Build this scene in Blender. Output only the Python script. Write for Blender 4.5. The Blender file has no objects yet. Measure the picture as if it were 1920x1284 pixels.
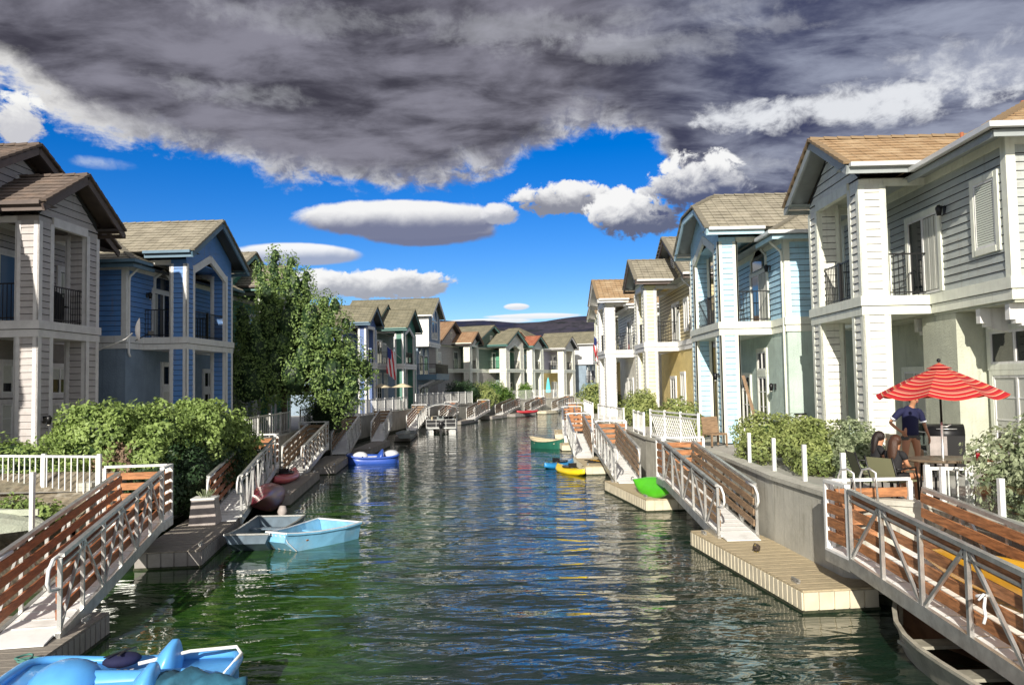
import bpy, bmesh, math, random
from math import sin, cos, pi, radians, sqrt, atan2, hypot
from mathutils import Vector, Matrix, noise

S = bpy.context.scene
COL = S.collection
random.seed(7)

# ---------------------------------------------------------------- camera
EYE = 3.75
cam_d = bpy.data.cameras.new("camera")
cam = bpy.data.objects.new("camera", cam_d)
COL.objects.link(cam)
S.camera = cam
cam_d.sensor_width = 36.0
cam_d.lens = 36.0 * 1495.0 / 1920.0
cam_d.clip_start = 0.1
cam_d.clip_end = 30000.0
_th, _ro, _yaw = radians(2.99), 0.0183, -math.atan(25 / 1495.0)
_F = Vector((sin(_yaw) * cos(_th), cos(_yaw) * cos(_th), sin(_th)))
_R = Vector((cos(_yaw), -sin(_yaw), 0.0))
_U = _R.cross(_F)
_R2 = _R * cos(_ro) - _U * sin(_ro)
_U2 = _U * cos(_ro) + _R * sin(_ro)
cam.matrix_world = Matrix((
    (_R2.x, _U2.x, -_F.x, 0.0), (_R2.y, _U2.y, -_F.y, 0.0),
    (_R2.z, _U2.z, -_F.z, EYE), (0, 0, 0, 1)))
S.render.resolution_x, S.render.resolution_y = 1024, 684

# ---------------------------------------------------------------- light
SUN_EL, SUN_AZ = 25.0, 12.5        # degrees; light travels towards +Y, and AZ degrees towards +X
sd = bpy.data.lights.new("sun", 'SUN')
sd.energy = 5.0
sd.angle = radians(0.5)
sd.color = (1.0, 0.93, 0.82)
sun = bpy.data.objects.new("sun", sd)
COL.objects.link(sun)
_d = Vector((sin(radians(SUN_AZ)) * cos(radians(SUN_EL)), cos(radians(SUN_AZ)) * cos(radians(SUN_EL)), -sin(radians(SUN_EL))))
sun.rotation_euler = _d.to_track_quat('-Z', 'Y').to_euler()

S.view_settings.view_transform = 'Standard'
S.view_settings.look = 'None'
S.view_settings.exposure = 0.35
S.view_settings.gamma = 1.0

# ---------------------------------------------------------------- node helper
class NT:
    def __init__(s, tree):
        s.t = tree; s.n = tree.nodes; s.l = tree.links
    def new(s, typ, **kw):
        nd = s.n.new(typ)
        for k, v in kw.items(): setattr(nd, k, v)
        return nd
    def put(s, sock, v):
        if isinstance(v, bpy.types.NodeSocket): s.l.new(v, sock)
        elif v is not None: sock.default_value = v
    def m(s, op, a, b=None, c=None, clamp=False):
        nd = s.new('ShaderNodeMath', operation=op); nd.use_clamp = clamp
        for i, v in enumerate((a, b, c)):
            if v is not None: s.put(nd.inputs[i], v)
        return nd.outputs[0]
    def add(s, *a):
        r = a[0]
        for x in a[1:]: r = s.m('ADD', r, x)
        return r
    def mul(s, *a):
        r = a[0]
        for x in a[1:]: r = s.m('MULTIPLY', r, x)
        return r
    def sub(s, a, b): return s.m('SUBTRACT', a, b)
    def ss(s, x, lo, hi):
        nd = s.new('ShaderNodeMapRange', interpolation_type='SMOOTHSTEP')
        s.put(nd.inputs[0], x); nd.inputs[1].default_value = lo; nd.inputs[2].default_value = hi
        return nd.outputs[0]
    def mix(s, f, a, b):
        nd = s.new('ShaderNodeMix', data_type='RGBA'); nd.clamp_factor = True
        s.put(nd.inputs[0], f)
        s.put(nd.inputs[6], a if isinstance(a, bpy.types.NodeSocket) else (*a[:3], 1))
        s.put(nd.inputs[7], b if isinstance(b, bpy.types.NodeSocket) else (*b[:3], 1))
        return nd.outputs[2]
    def noise(s, vec, scale, detail=4.0, rough=.55, dist=0.0, typ='FBM'):
        nd = s.new('ShaderNodeTexNoise')
        if vec is not None: s.put(nd.inputs['Vector'], vec)
        nd.inputs['Scale'].default_value = scale; nd.inputs['Detail'].default_value = detail
        nd.inputs['Roughness'].default_value = rough; nd.inputs['Distortion'].default_value = dist
        return nd.outputs[0]
    def comb(s, x, y, z):
        nd = s.new('ShaderNodeCombineXYZ')
        for i, v in enumerate((x, y, z)): s.put(nd.inputs[i], v)
        return nd.outputs[0]
    def scale(s, v, sc):
        nd = s.new('ShaderNodeMapping'); s.put(nd.inputs[0], v); nd.inputs['Scale'].default_value = sc
        return nd.outputs[0]

# ---------------------------------------------------------------- world: Nishita sky + cloud deck
W = bpy.data.worlds.new("World")
S.world = W
W.use_nodes = True
w = NT(W.node_tree)
w.n.clear()
tc = w.new('ShaderNodeTexCoord')
sep = w.new('ShaderNodeSeparateXYZ')
w.l.new(tc.outputs['Generated'], sep.inputs[0])
dx, dy, dz = sep.outputs
DEG = 57.29578
el = w.mul(w.m('ARCSINE', dz), DEG)
az = w.mul(w.m('ARCTAN2', dx, dy), DEG)
sky = w.new('ShaderNodeTexSky', sky_type='NISHITA')
sky.sun_disc = False
sky.sun_elevation = radians(SUN_EL)
sky.sun_rotation = radians(180 + SUN_AZ)
sky.altitude = 1400
sky.air_density = 1.0
sky.dust_density = 0.4
sky.ozone_density = 3.0
hs = w.new('ShaderNodeHueSaturation')
hs.inputs['Hue'].default_value = 0.517
hs.inputs['Saturation'].default_value = 1.45
hs.inputs['Value'].default_value = 1.0
w.l.new(sky.outputs[0], hs.inputs['Color'])
vm = w.new('ShaderNodeVectorMath', operation='SCALE')
w.l.new(hs.outputs[0], vm.inputs[0])
vm.inputs['Scale'].default_value = 0.125
blue = vm.outputs[0]
# perspective coordinates of a flat cloud deck
inv = w.m('DIVIDE', 1.0, w.m('MAXIMUM', w.add(dz, 0.14), 0.05))
deckv = w.comb(w.mul(dx, inv), w.mul(dy, inv), 0.0)
deckd = w.scale(deckv, (1.0, 1.5, 1.0))
n1 = w.noise(deckd, 1.25, 10, .56, .55)
n2 = w.noise(deckd, 4.6, 9, .6, .35)
angv = w.comb(w.mul(az, .1), w.mul(el, .1), 3.0)
a1 = w.noise(w.scale(angv, (1, 1.7, 1)), 1.6, 10, .62, .5)
a2 = w.noise(w.scale(angv, (1, 1.2, 1)), 6.5, 9, .64, .35)
an1 = w.sub(a1, .5); an2 = w.sub(a2, .5)
# lower edge of the deck as a function of azimuth
fc = w.new('ShaderNodeFloatCurve')
w.l.new(w.m('DIVIDE', w.add(az, 180), 360), fc.inputs['Value'])
cv = fc.mapping.curves[0]
pts = [(-180, 26), (-90, 24), (-45, 20.5), (-34.5, 18.5), (-31, 16.6), (-25, 15.6), (-18, 14.6), (-9, 14.0), (-3, 14.5), (.5, 16.6), (4, 18.0), (8, 17.2), (10.5, 16.0), (12.0, 12.0), (13.5, 8), (17, 5), (30, 4), (60, 8), (120, 22), (180, 26)]
while len(cv.points) < len(pts): cv.points.new(.5, .5)
for p, (a, e) in zip(cv.points, pts):
    p.location = ((a + 180) / 360, e / 40); p.handle_type = 'VECTOR'
fc.mapping.update()
edge = w.mul(fc.outputs[0], 40)
dk = w.add(w.sub(el, edge), w.mul(an1, 5.5), w.mul(an2, 1.7))
deck_m = w.ss(dk, -0.35, 0.75)
thick = w.ss(dk, 0.0, 2.6)
tone = w.ss(w.add(n1, w.mul(w.sub(n2, .5), .62)), .34, .68)
right = w.ss(az, 2, 20)
dcol = w.mix(tone, (.054, .052, .072), (.25, .245, .30))
dcol = w.mix(w.mul(right, .75), dcol, w.mix(tone, (.055, .068, .15), (.34, .38, .5)))
# pale streaks inside the right of the deck
def blob(a, e, ra, re, k1=0.0, k2=0.0, s=.35):
    q = w.sub(1.0, w.add(w.m('POWER', w.mul(w.m('ABSOLUTE', w.sub(az, a)), 1 / ra), 2.0), w.m('POWER', w.mul(w.m('ABSOLUTE', w.sub(el, e)), 1 / re), 2.0)))
    q = w.add(q, w.mul(an1, k1), w.mul(an2, k2))
    return w.ss(q, 0.0, s), q
for (a, e, ra, re, f) in ((23, 17.6, 9, 1.7, .95), (15.5, 17.8, 3.0, 1.3, .9), (32, 19, 9, 2.3, .6), (16, 14.6, 6, .9, .3), (-2, 24.5, 22, 1.2, .18), (-20, 19.5, 6, 1.0, .22), (10, 23, 12, 1.1, .22)):
    mm, _ = blob(a, e, ra, re, 5.5, 2.5, 1.4)
    dcol = w.mix(w.mul(mm, f), dcol, (.8, .82, .86))
edgecol = w.mix(w.ss(a2, .38, .66), (.22, .23, .31), (.62, .63, .68))
lefte = w.ss(az, -22, -32)
edgecol = w.mix(lefte, edgecol, (.85, .84, .82))
dcol = w.mix(thick, edgecol, dcol)
colr = w.mix(deck_m, blue, dcol)
# separate clouds: (az, el, half width, half height, noise, fine noise, softness, dark base, bright top)
clouds = [
    (-7.0, 11.0, 5.8, 1.2, .8, .5, .35, (.18, .20, .31), (.9, .9, .92)),
    (-8.6, 11.75, 8.0, 1.45, .8, .5, .3, (.19, .21, .32), (.93, .93, .93)),
    (-15.9, 9.25, 4.6, .85, .5, .12, .35, (.36, .42, .58), (.93, .95, .98)),
    (-9.7, 7.35, 4.4, 1.1, 2.6, 2.6, .4, (.38, .40, .46), (.95, .95, .95)),
    (-14.8, 7.3, 3.4, 1.1, 1.6, 1.8, .4, (.40, .42, .48), (.95, .95, .95)),
    (2.7, 13.1, 4.0, 1.3, 2.6, 2.8, .4, (.26, .27, .33), (.93, .93, .93)),
    (-1.6, 12.1, 1.6, .9, 1.4, 1.6, .4, (.4, .42, .5), (.9, .9, .92)),
    (8.2, 11.9, 3.6, 1.9, 2.8, 2.8, .4, (.13, .15, .24), (.94, .94, .94)),
    (12.2, 13.6, 3.8, 2.4, 2.8, 2.8, .4, (.10, .12, .22), (.94, .94, .94)),
    (-.6, 5.55, 1.0, .27, .3, .3, .4, (.7, .76, .86), (.95, .96, .98)),
    (.6, 4.85, 3.6, .22, .8, .5, .5, (.8, .86, .92), (.94, .96, .99)),
    (-2.6, 4.55, 3.4, .20, .8, .5, .5, (.8, .86, .92), (.94, .96, .99)),
    (-28.3, 14.4, 2.4, .45, 2.6, 2.2, 2.0, (.35, .45, .7), (.5, .6, .8)),
    (-33.0, 16.6, 1.7, 1.9, 2.4, 2.6, .5, (.6, .6, .64), (.95, .95, .93)),
]
for (a, e, ra, re, k1, k2, sf, dark, lit) in clouds:
    mm, q = blob(a, e, ra, re, k1, k2, sf)
    h = w.add(w.mul(w.sub(el, e), 1 / re), w.mul(w.sub(az, a), -.18 / ra), w.mul(an2, 1.6 if k2 > 1 else .35), w.mul(an1, 1.0))
    c = w.mix(w.ss(h, -.45, .55), dark, lit)
    colr = w.mix(mm, colr, c)
# unseen sky behind the viewpoint, towards the low sun, brightened as added fill
back = w.ss(w.mul(dy, -1.0), -.15, .9)
colr = w.mix(w.mul(back, .7), colr, (.9, .86, .8))
colr = w.mix(w.ss(el, -1.0, -4.0), colr, (.10, .10, .09))
bg = w.new('ShaderNodeBackground')
w.l.new(colr, bg.inputs['Color'])
bg.inputs['Strength'].default_value = 0.78
wo = w.new('ShaderNodeOutputWorld')
w.l.new(bg.outputs[0], wo.inputs[0])

# ---------------------------------------------------------------- object helpers
def link(o, parent=None):
    COL.objects.link(o)
    if parent is not None: o.parent = parent
    return o
def tag(o, label=None, cat=None, group=None, kind=None):
    if label: o['label'] = label
    if cat: o['category'] = cat
    if group: o['group'] = group
    if kind: o['kind'] = kind
    return o
def thing(name, label, cat, loc=(0, 0, 0), rot=0.0, group=None):
    o = bpy.data.objects.new(name, None)
    o.empty_display_size = .2
    link(o); o.location = loc; o.rotation_euler = (0, 0, rot)
    return tag(o, label, cat, group)

class MB:
    """collects polygons; build() makes ONE mesh object"""
    def __init__(s, f=None):
        s.v = []; s.f = []; s.mi = []; s.uv = []; s.mats = []; s.fn = f; s.smooth = []
    def mat(s, m):
        if m not in s.mats: s.mats.append(m)
        return s.mats.index(m)
    def pt(s, p):
        if s.fn: p = s.fn(p)
        s.v.append(tuple(p)); return len(s.v) - 1
    def poly(s, pts, m, uv=None, smooth=False):
        ix = [s.pt(p) for p in pts]
        s.f.append(ix); s.mi.append(s.mat(m)); s.uv.append(uv); s.smooth.append(smooth)
    def grid(s, rows, m, closed=False, smooth=True, cap=False):
        """rows: list of rings (equal length)"""
        idx = [[s.pt(p) for p in r] for r in rows]
        n = len(rows[0]); mi = s.mat(m)
        for a, b in zip(idx, idx[1:]):
            for i in range(n if closed else n - 1):
                j = (i + 1) % n
                s.f.append([a[i], a[j], b[j], b[i]]); s.mi.append(mi); s.uv.append(None); s.smooth.append(smooth)
        if cap:
            for r in (idx[0], idx[-1]):
                s.f.append(list(r)); s.mi.append(mi); s.uv.append(None); s.smooth.append(False)
    def hexa(s, c, m):
        """8 corners: bottom 4 then top 4"""
        ix = [s.pt(p) for p in c]; mi = s.mat(m)
        for q in ((0, 3, 2, 1), (4, 5, 6, 7), (0, 1, 5, 4), (1, 2, 6, 5), (2, 3, 7, 6), (3, 0, 4, 7)):
            s.f.append([ix[k] for k in q]); s.mi.append(mi); s.uv.append(None); s.smooth.append(False)
    def box(s, x0, x1, y0, y1, z0, z1, m):
        s.hexa([(x0, y0, z0), (x1, y0, z0), (x1, y1, z0), (x0, y1, z0), (x0, y0, z1), (x1, y0, z1), (x1, y1, z1), (x0, y1, z1)], m)
    def bar(s, p, q, w_, h_, m, up=(0, 0, 1)):
        """rectangular bar from p to q: w_ sideways, h_ along up"""
        p = Vector(p); q = Vector(q); d = (q - p).normalized(); u = Vector(up)
        if abs(d.dot(u)) > .99: u = Vector((0, 1, 0))
        r = d.cross(u).normalized() * (w_ / 2); t = r.cross(d).normalized() * (h_ / 2)
        s.hexa([p - r - t, p + r - t, q + r - t, q - r - t, p - r + t, p + r + t, q + r + t, q - r + t], m)
    def tube(s, pts, r, m, n=8, cap=True):
        pts = [Vector(p) for p in pts]; rows = []
        rr = r if isinstance(r, (list, tuple)) else [r] * len(pts)
        up = None
        for i, p in enumerate(pts):
            d = (pts[min(i + 1, len(pts) - 1)] - pts[max(i - 1, 0)]).normalized()
            if up is None:
                up = Vector((0, 0, 1)) if abs(d.z) < .9 else Vector((1, 0, 0))
            a = d.cross(up).normalized(); b = a.cross(d).normalized(); up = b
            rows.append([p + (a * cos(2 * pi * k / n) + b * sin(2 * pi * k / n)) * rr[i] for k in range(n)])
        s.grid(rows, m, closed=True, cap=cap)
    def ball(s, c, r, m, nu=12, nv=8, sc=(1, 1, 1), jit=0):
        rows = []
        for j in range(nv + 1):
            t = -pi / 2 + pi * j / nv
            rows.append([(c[0] + r * sc[0] * cos(t) * cos(2 * pi * i / nu), c[1] + r * sc[1] * cos(t) * sin(2 * pi * i / nu), c[2] + r * sc[2] * sin(t)) for i in range(nu)])
        s.grid(rows, m, closed=True)
    def cone(s, c, r0, r1, z0, z1, m, n=14):
        s.tube([(c[0], c[1], z0), (c[0], c[1], z1)], [r0, r1], m, n)
    def build(s, name, parent=None, recalc=True, mats=None):
        if not s.f: return None
        me = bpy.data.meshes.new(name)
        me.from_pydata(s.v, [], s.f)
        for m in s.mats: me.materials.append(M[m])
        me.polygons.foreach_set('material_index', s.mi)
        me.polygons.foreach_set('use_smooth', s.smooth)
        if any(u is not None for u in s.uv):
            ul = me.uv_layers.new(name='UVMap'); k = 0
            data = []
            for f, u in zip(s.f, s.uv):
                for i in range(len(f)):
                    data += list(u[i]) if u else [0.0, 0.0]
            ul.data.foreach_set('uv', data)
        me.update()
        if recalc:
            bm = bmesh.new(); bm.from_mesh(me)
            bmesh.ops.remove_doubles(bm, verts=bm.verts, dist=1e-5) if len(s.v) < 20000 else None
            bmesh.ops.recalc_face_normals(bm, faces=bm.faces)
            bm.to_mesh(me); bm.free()
        o = bpy.data.objects.new(name, me)
        return link(o, parent)

# ---------------------------------------------------------------- materials
M = {}
def pbr(name, col, rough=.6, metal=0.0, var=0.0, vscale=3.0, bump=0.0, bscale=20.0, stretch=(1, 1, 1), dirt=None, spec=.5, coord='Object', coat=0.0, streak=0.0):
    mt = bpy.data.materials.new(name); mt.use_nodes = True
    t = NT(mt.node_tree); b = t.n['Principled BSDF']
    b.inputs['Roughness'].default_value = rough; b.inputs['Metallic'].default_value = metal
    b.inputs['Specular IOR Level'].default_value = spec
    b.inputs['Coat Weight'].default_value = coat
    b.inputs['Base Color'].default_value = (*col, 1)
    tc_ = t.new('ShaderNodeTexCoord')
    vec = t.scale(tc_.outputs[coord], stretch)
    if var or dirt:
        n = t.noise(vec, vscale, 6, .6)
        c = t.mix(t.ss(n, .3, .7), tuple(x * (1 - var) for x in col), tuple(min(1, x * (1 + var)) for x in col))
        if dirt:
            n2_ = t.noise(vec, vscale * .35, 7, .7, .4)
            c = t.mix(t.mul(t.ss(n2_, .5, .72), dirt[1]), c, dirt[0])
            if streak:
                n3 = t.noise(t.scale(tc_.outputs[coord], (5, 5, .45)), 1.6, 6, .65, .3)
                c = t.mix(t.mul(t.ss(n3, .50, .74), streak), c, dirt[0])
        t.l.new(c, b.inputs['Base Color'])
    if bump:
        bn = t.new('ShaderNodeBump'); bn.inputs['Strength'].default_value = bump; bn.inputs['Distance'].default_value = .02
        t.l.new(t.noise(vec, bscale, 5, .6), bn.inputs['Height']); t.l.new(bn.outputs[0], b.inputs['Normal'])
    M[name] = mt
    return mt
def leafmat(name, c1, c2, trans=.25, rough=.5):
    mt = bpy.data.materials.new(name); mt.use_nodes = True
    t = NT(mt.node_tree); b = t.n['Principled BSDF']
    g = t.new('ShaderNodeNewGeometry')
    tc_ = t.new('ShaderNodeTexCoord')
    c = t.mix(t.ss(t.noise(tc_.outputs['Object'], 1.6, 3), .35, .65), c1, c2)
    c = t.mix(t.mul(g.outputs['Random Per Island'], .6), c, tuple(min(1, x * 1.7 + .01) for x in c2))
    t.l.new(c, b.inputs['Base Color'])
    b.inputs['Roughness'].default_value = rough; b.inputs['Specular IOR Level'].default_value = .35
    tr = t.new('ShaderNodeBsdfTranslucent'); t.l.new(c, tr.inputs['Color'])
    mx = t.new('ShaderNodeMixShader'); mx.inputs[0].default_value = trans
    t.l.new(b.outputs[0], mx.inputs[1]); t.l.new(tr.outputs[0], mx.inputs[2])
    t.l.new(mx.outputs[0], t.n['Material Output'].inputs[0])
    M[name] = mt
def roofmat(name, c1, c2, c3):
    mt = bpy.data.materials.new(name); mt.use_nodes = True
    t = NT(mt.node_tree); b = t.n['Principled BSDF']
    uv = t.new('ShaderNodeUVMap')
    br = t.new('ShaderNodeTexBrick'); t.l.new(uv.outputs[0], br.inputs['Vector'])
    br.inputs['Scale'].default_value = 1.0; br.inputs['Brick Width'].default_value = .33; br.inputs['Row Height'].default_value = .3
    br.inputs['Mortar Size'].default_value = .012; br.inputs['Bias'].default_value = 0.0
    br.inputs['Color1'].default_value = (*c1, 1); br.inputs['Color2'].default_value = (*c2, 1); br.inputs['Mortar'].default_value = (*[x * .35 for x in c1], 1)
    n = t.noise(t.scale(uv.outputs[0], (1, 1, 1)), 1.3, 5, .6)
    c = t.mix(t.ss(n, .4, .75), br.outputs['Color'], c3)
    n2_ = t.noise(uv.outputs[0], 26, 4, .7)
    c = t.mix(t.mul(t.ss(n2_, .35, .7), .35), c, tuple(x * .6 for x in c1))
    t.l.new(c, b.inputs['Base Color']); b.inputs['Roughness'].default_value = .85
    # each tile is a shallow barrel
    sp = t.new('ShaderNodeSeparateXYZ'); t.l.new(uv.outputs[0], sp.inputs[0])
    hgt = t.m('ABSOLUTE', t.m('SINE', t.mul(sp.outputs[0], pi / .165)))
    hgt = t.add(t.mul(hgt, .6), t.mul(n2_, .5), t.mul(br.outputs['Fac'], -1.0))
    bn = t.new('ShaderNodeBump'); bn.inputs['Strength'].default_value = .7; bn.inputs['Distance'].default_value = .025
    t.l.new(hgt, bn.inputs['Height']); t.l.new(bn.outputs[0], b.inputs['Normal'])
    M[name] = mt

def siding(name, col, dirt=(.25, .2, .15)):
    pbr(name, col, .55, var=.09, vscale=2.2, bump=.25, bscale=30, stretch=(1, 1, 6), dirt=(dirt, .25), streak=.38)
siding('sid_taupe', (.44, .41, .40), (.30, .24, .19))
siding('sid_blue', (.10, .25, .56))
siding('sid_green', (.09, .30, .19))
siding('sid_navy', (.08, .15, .36))
siding('sid_darkgreen', (.05, .19, .14))
siding('sid_slate', (.17, .25, .36))
siding('sid_grey', (.40, .38, .35))
siding('sid_moss', (.12, .19, .14))
siding('sid_sage', (.40, .435, .415))
siding('sid_sky', (.42, .66, .80))
siding('sid_cream', (.74, .72, .46))
siding('sid_tan', (.55, .46, .25))
siding('sid_white', (.76, .76, .68))
siding('sid_violet', (.40, .38, .46))
pbr('trim_white', (.72, .72, .70), .5, var=.06, vscale=4, bump=.12, bscale=60, dirt=((.34, .31, .26), .2), streak=.35)
pbr('trim_cream', (.72, .74, .64), .5, var=.06, vscale=4, bump=.12, bscale=60, dirt=((.36, .34, .25), .2), streak=.35)
pbr('trim_grey', (.64, .62, .61), .5, var=.08, vscale=4, bump=.12, bscale=60, dirt=((.3, .28, .26), .2))
pbr('trim_blue', (.10, .18, .25), .5, var=.08)
pbr('trim_teal', (.10, .22, .2), .5, var=.08)
pbr('trim_slate', (.30, .33, .33), .55, var=.08)
pbr('trim_sky', (.40, .58, .66), .5, var=.08)
pbr('trim_brown', (.10, .075, .065), .55, var=.15)
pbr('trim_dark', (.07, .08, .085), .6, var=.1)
pbr('joint', (.03, .03, .03), .9)  # near-black: shade under siding laps painted in; also grooves and backing
for nm, c in dict(st_taupe=(.22, .20, .18), st_blue=(.21, .28, .36), st_green=(.20, .25, .23), st_slate=(.24, .31, .38), st_grey=(.30, .29, .27),
                  st_sage=(.50, .52, .42), st_aqua=(.46, .56, .50), st_yellow=(.74, .58, .24), st_white=(.7, .68, .6)).items():
    pbr(nm, c, .9, var=.10, vscale=1.5, bump=.9, bscale=22, dirt=(tuple(x * .5 for x in c), .35), streak=.4)
roofmat('roof_orange', (.46, .31, .17), (.37, .24, .13), (.54, .42, .27))
roofmat('roof_tan', (.36, .33, .25), (.29, .26, .20), (.46, .42, .33))
roofmat('roof_brown', (.20, .155, .13), (.16, .13, .11), (.30, .22, .17))
roofmat('roof_olive', (.27, .25, .17), (.22, .21, .15), (.34, .31, .22))
roofmat('roof_red', (.46, .15, .08), (.38, .13, .08), (.5, .25, .15))
roofmat('roof_rust', (.42, .25, .14), (.34, .21, .12), (.46, .32, .2))
pbr('gutter', (.66, .67, .66), .35, var=.05, metal=.1)
pbr('iron', (.012, .012, .013), .4, metal=.3)
pbr('glass', (.012, .016, .02), .04, spec=.9)
pbr('glass_sky', (.10, .20, .34), .05, spec=.9)
pbr('curtain', (.55, .56, .5), .8, var=.2, vscale=30, stretch=(8, 8, .2))
pbr('curtain_blue', (.10, .22, .42), .5, var=.2, vscale=30, stretch=(8, 8, .2))
pbr('blind', (.62, .66, .58), .6)
pbr('alu', (.60, .60, .58), .38, metal=.75, var=.15, vscale=6, bump=.1, bscale=60, dirt=((.2, .18, .16), .35))
pbr('alu_white', (.74, .74, .72), .5, var=.08, vscale=5, dirt=((.35, .33, .3), .2))
pbr('wood_red', (.30, .10, .035), .55, var=.35, vscale=4, bump=.3, bscale=30, stretch=(1, 1, 7), dirt=((.12, .05, .025), .5))
pbr('wood_orange', (.37, .16, .065), .65, var=.4, vscale=4, bump=.3, bscale=30, stretch=(1, 1, 7), dirt=((.17, .08, .04), .75))
pbr('wood_grey', (.26, .17, .10), .75, var=.3, vscale=4, bump=.3, bscale=30, stretch=(1, 1, 7), dirt=((.12, .09, .07), .5))
pbr('rampdeck', (.84, .84, .82), .5, var=.06, vscale=3, dirt=((.35, .33, .28), .35))
pbr('dock_tan', (.46, .38, .24), .75, var=.18, vscale=6, bump=.5, bscale=40, stretch=(1, 6, 1), dirt=((.25, .19, .12), .4))
pbr('dock_side', (.62, .56, .42), .6, var=.10, vscale=3, dirt=((.3, .24, .15), .4), bump=.2, bscale=30)
pbr('dock_grey', (.28, .25, .21), .8, var=.2, vscale=5, bump=.5, bscale=40, stretch=(1, 6, 1), dirt=((.15, .13, .11), .4))
pbr('dock_gside', (.30, .28, .26), .7, var=.15, vscale=3, dirt=((.14, .13, .11), .4))
pbr('concrete', (.48, .47, .41), .85, var=.14, vscale=1.2, bump=.5, bscale=18, dirt=((.2, .19, .14), .6), streak=.7)
pbr('paving', (.42, .40, .36), .9, var=.12, vscale=1.0, bump=.3, bscale=15)
pbr('soil', (.20, .17, .12), .95, var=.4, vscale=8, bump=1.0, bscale=14, dirt=((.42, .40, .34), .8))
pbr('bark', (.11, .085, .06), .9, var=.3, vscale=8, bump=1, bscale=20, stretch=(3, 3, 1))
pbr('twig', (.22, .15, .10), .9, var=.3)
leafmat('leaf_tree', (.08, .14, .035), (.24, .34, .11), .4)
leafmat('leaf_bush', (.11, .18, .04), (.27, .36, .11), .32)
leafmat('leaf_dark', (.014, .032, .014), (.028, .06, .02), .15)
leafmat('leaf_hedge', (.07, .14, .025), (.13, .22, .04), .3)
leafmat('leaf_olive', (.14, .19, .05), (.30, .34, .12), .3)
leafmat('leaf_pale', (.10, .15, .06), (.36, .40, .25), .3)
leafmat('leaf_red', (.20, .07, .03), (.30, .14, .06), .3)
def plastic(name, c, r=.35, coat=.2): pbr(name, c, r, var=.08, vscale=3, coat=coat, dirt=(tuple(x * .6 + .03 for x in c), .2))
plastic('pl_blue', (.10, .38, .80)); plastic('pl_deepblue', (.03, .09, .42)); plastic('pl_white', (.72, .74, .76))
plastic('pl_green', (.10, .55, .02)); plastic('pl_yellow', (.85, .62, .02)); plastic('pl_kayakblue', (.02, .22, .50))
plastic('pl_red', (.45, .04, .05)); plastic('pl_maroon', (.17, .03, .045)); plastic('pl_black', (.015, .015, .017)); plastic('pl_dkgreen', (.02, .13, .09))
plastic('pl_pink', (.55, .10, .12)); plastic('pl_amber', (.80, .42, .02))
pbr('boat_blue', (.20, .48, .72), .5, var=.12, dirt=((.5, .5, .45), .35), bump=.2)
pbr('boat_dark', (.12, .17, .22), .5, var=.2, dirt=((.05, .06, .07), .4))
pbr('boat_alu', (.55, .52, .42), .5, metal=.4, var=.2, dirt=((.2, .15, .09), .7), bump=.3)
pbr('boat_in', (.16, .09, .05), .8, var=.3, dirt=((.07, .04, .03), .6))
pbr('cloth_teal', (.02, .10, .16), .85, var=.3, bump=.5, bscale=12)
pbr('cloth_navy', (.008, .010, .050), .85, var=.15, bump=.3, bscale=18)
pbr('cloth_black', (.012, .012, .014), .85); pbr('cloth_grey', (.10, .10, .09), .9); pbr('cloth_pale', (.62, .64, .68), .85); pbr('cloth_olive', (.20, .20, .11), .8)
pbr('canvas_grey', (.20, .22, .22), .85, var=.15)
pbr('cloth_beige', (.55, .47, .32), .9, var=.15)
pbr('skin', (.50, .24, .13), .5); pbr('hair', (.018, .010, .008), .5, bump=.4, bscale=60, stretch=(4, 4, .5)); pbr('hair_br', (.06, .025, .012), .45, bump=.4, bscale=60, stretch=(4, 4, .5))
pbr('rope_w', (.7, .68, .6), .9); pbr('rope_teal', (.08, .22, .18), .9); pbr('drink', (.30, .01, .02), .15)
pbr('red_flag', (.55, .03, .04), .8); pbr('white_flag', (.75, .75, .75), .8); pbr('blue_flag', (.03, .05, .22), .8)
pbr('turq', (.12, .62, .68), .8); pbr('lime_cloth', (.62, .66, .10), .8); pbr('copper', (.35, .12, .06), .6)
pbr('lampglass', (.75, .72, .62), .3); pbr('table_top', (.16, .12, .08), .35, var=.2, coat=.3)
pbr('feather', (.06, .045, .035), .8, var=.4, vscale=30, bump=.5, bscale=80); pbr('beak', (.3, .22, .05), .5)
pbr('algae', (.035, .04, .02), .8, var=.5, vscale=9)
pbr('dishgrey', (.16, .16, .17), .6, var=.2)
pbr('tote', (.34, .30, .28), .6, var=.2)
# clear panel for the glass fences
mt = bpy.data.materials.new('clear'); mt.use_nodes = True
t = NT(mt.node_tree); t.n.clear()
gl = t.new('ShaderNodeBsdfGlossy'); gl.inputs['Roughness'].default_value = .03
tr = t.new('ShaderNodeBsdfTransparent'); tr.inputs[0].default_value = (.90, .94, .93, 1)
mxv = .07
mx = t.new('ShaderNodeMixShader'); mx.inputs[0].default_value = mxv; t.l.new(tr.outputs[0], mx.inputs[1]); t.l.new(gl.outputs[0], mx.inputs[2])
ou = t.new('ShaderNodeOutputMaterial'); t.l.new(mx.outputs[0], ou.inputs[0]); M['clear'] = mt
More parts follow.
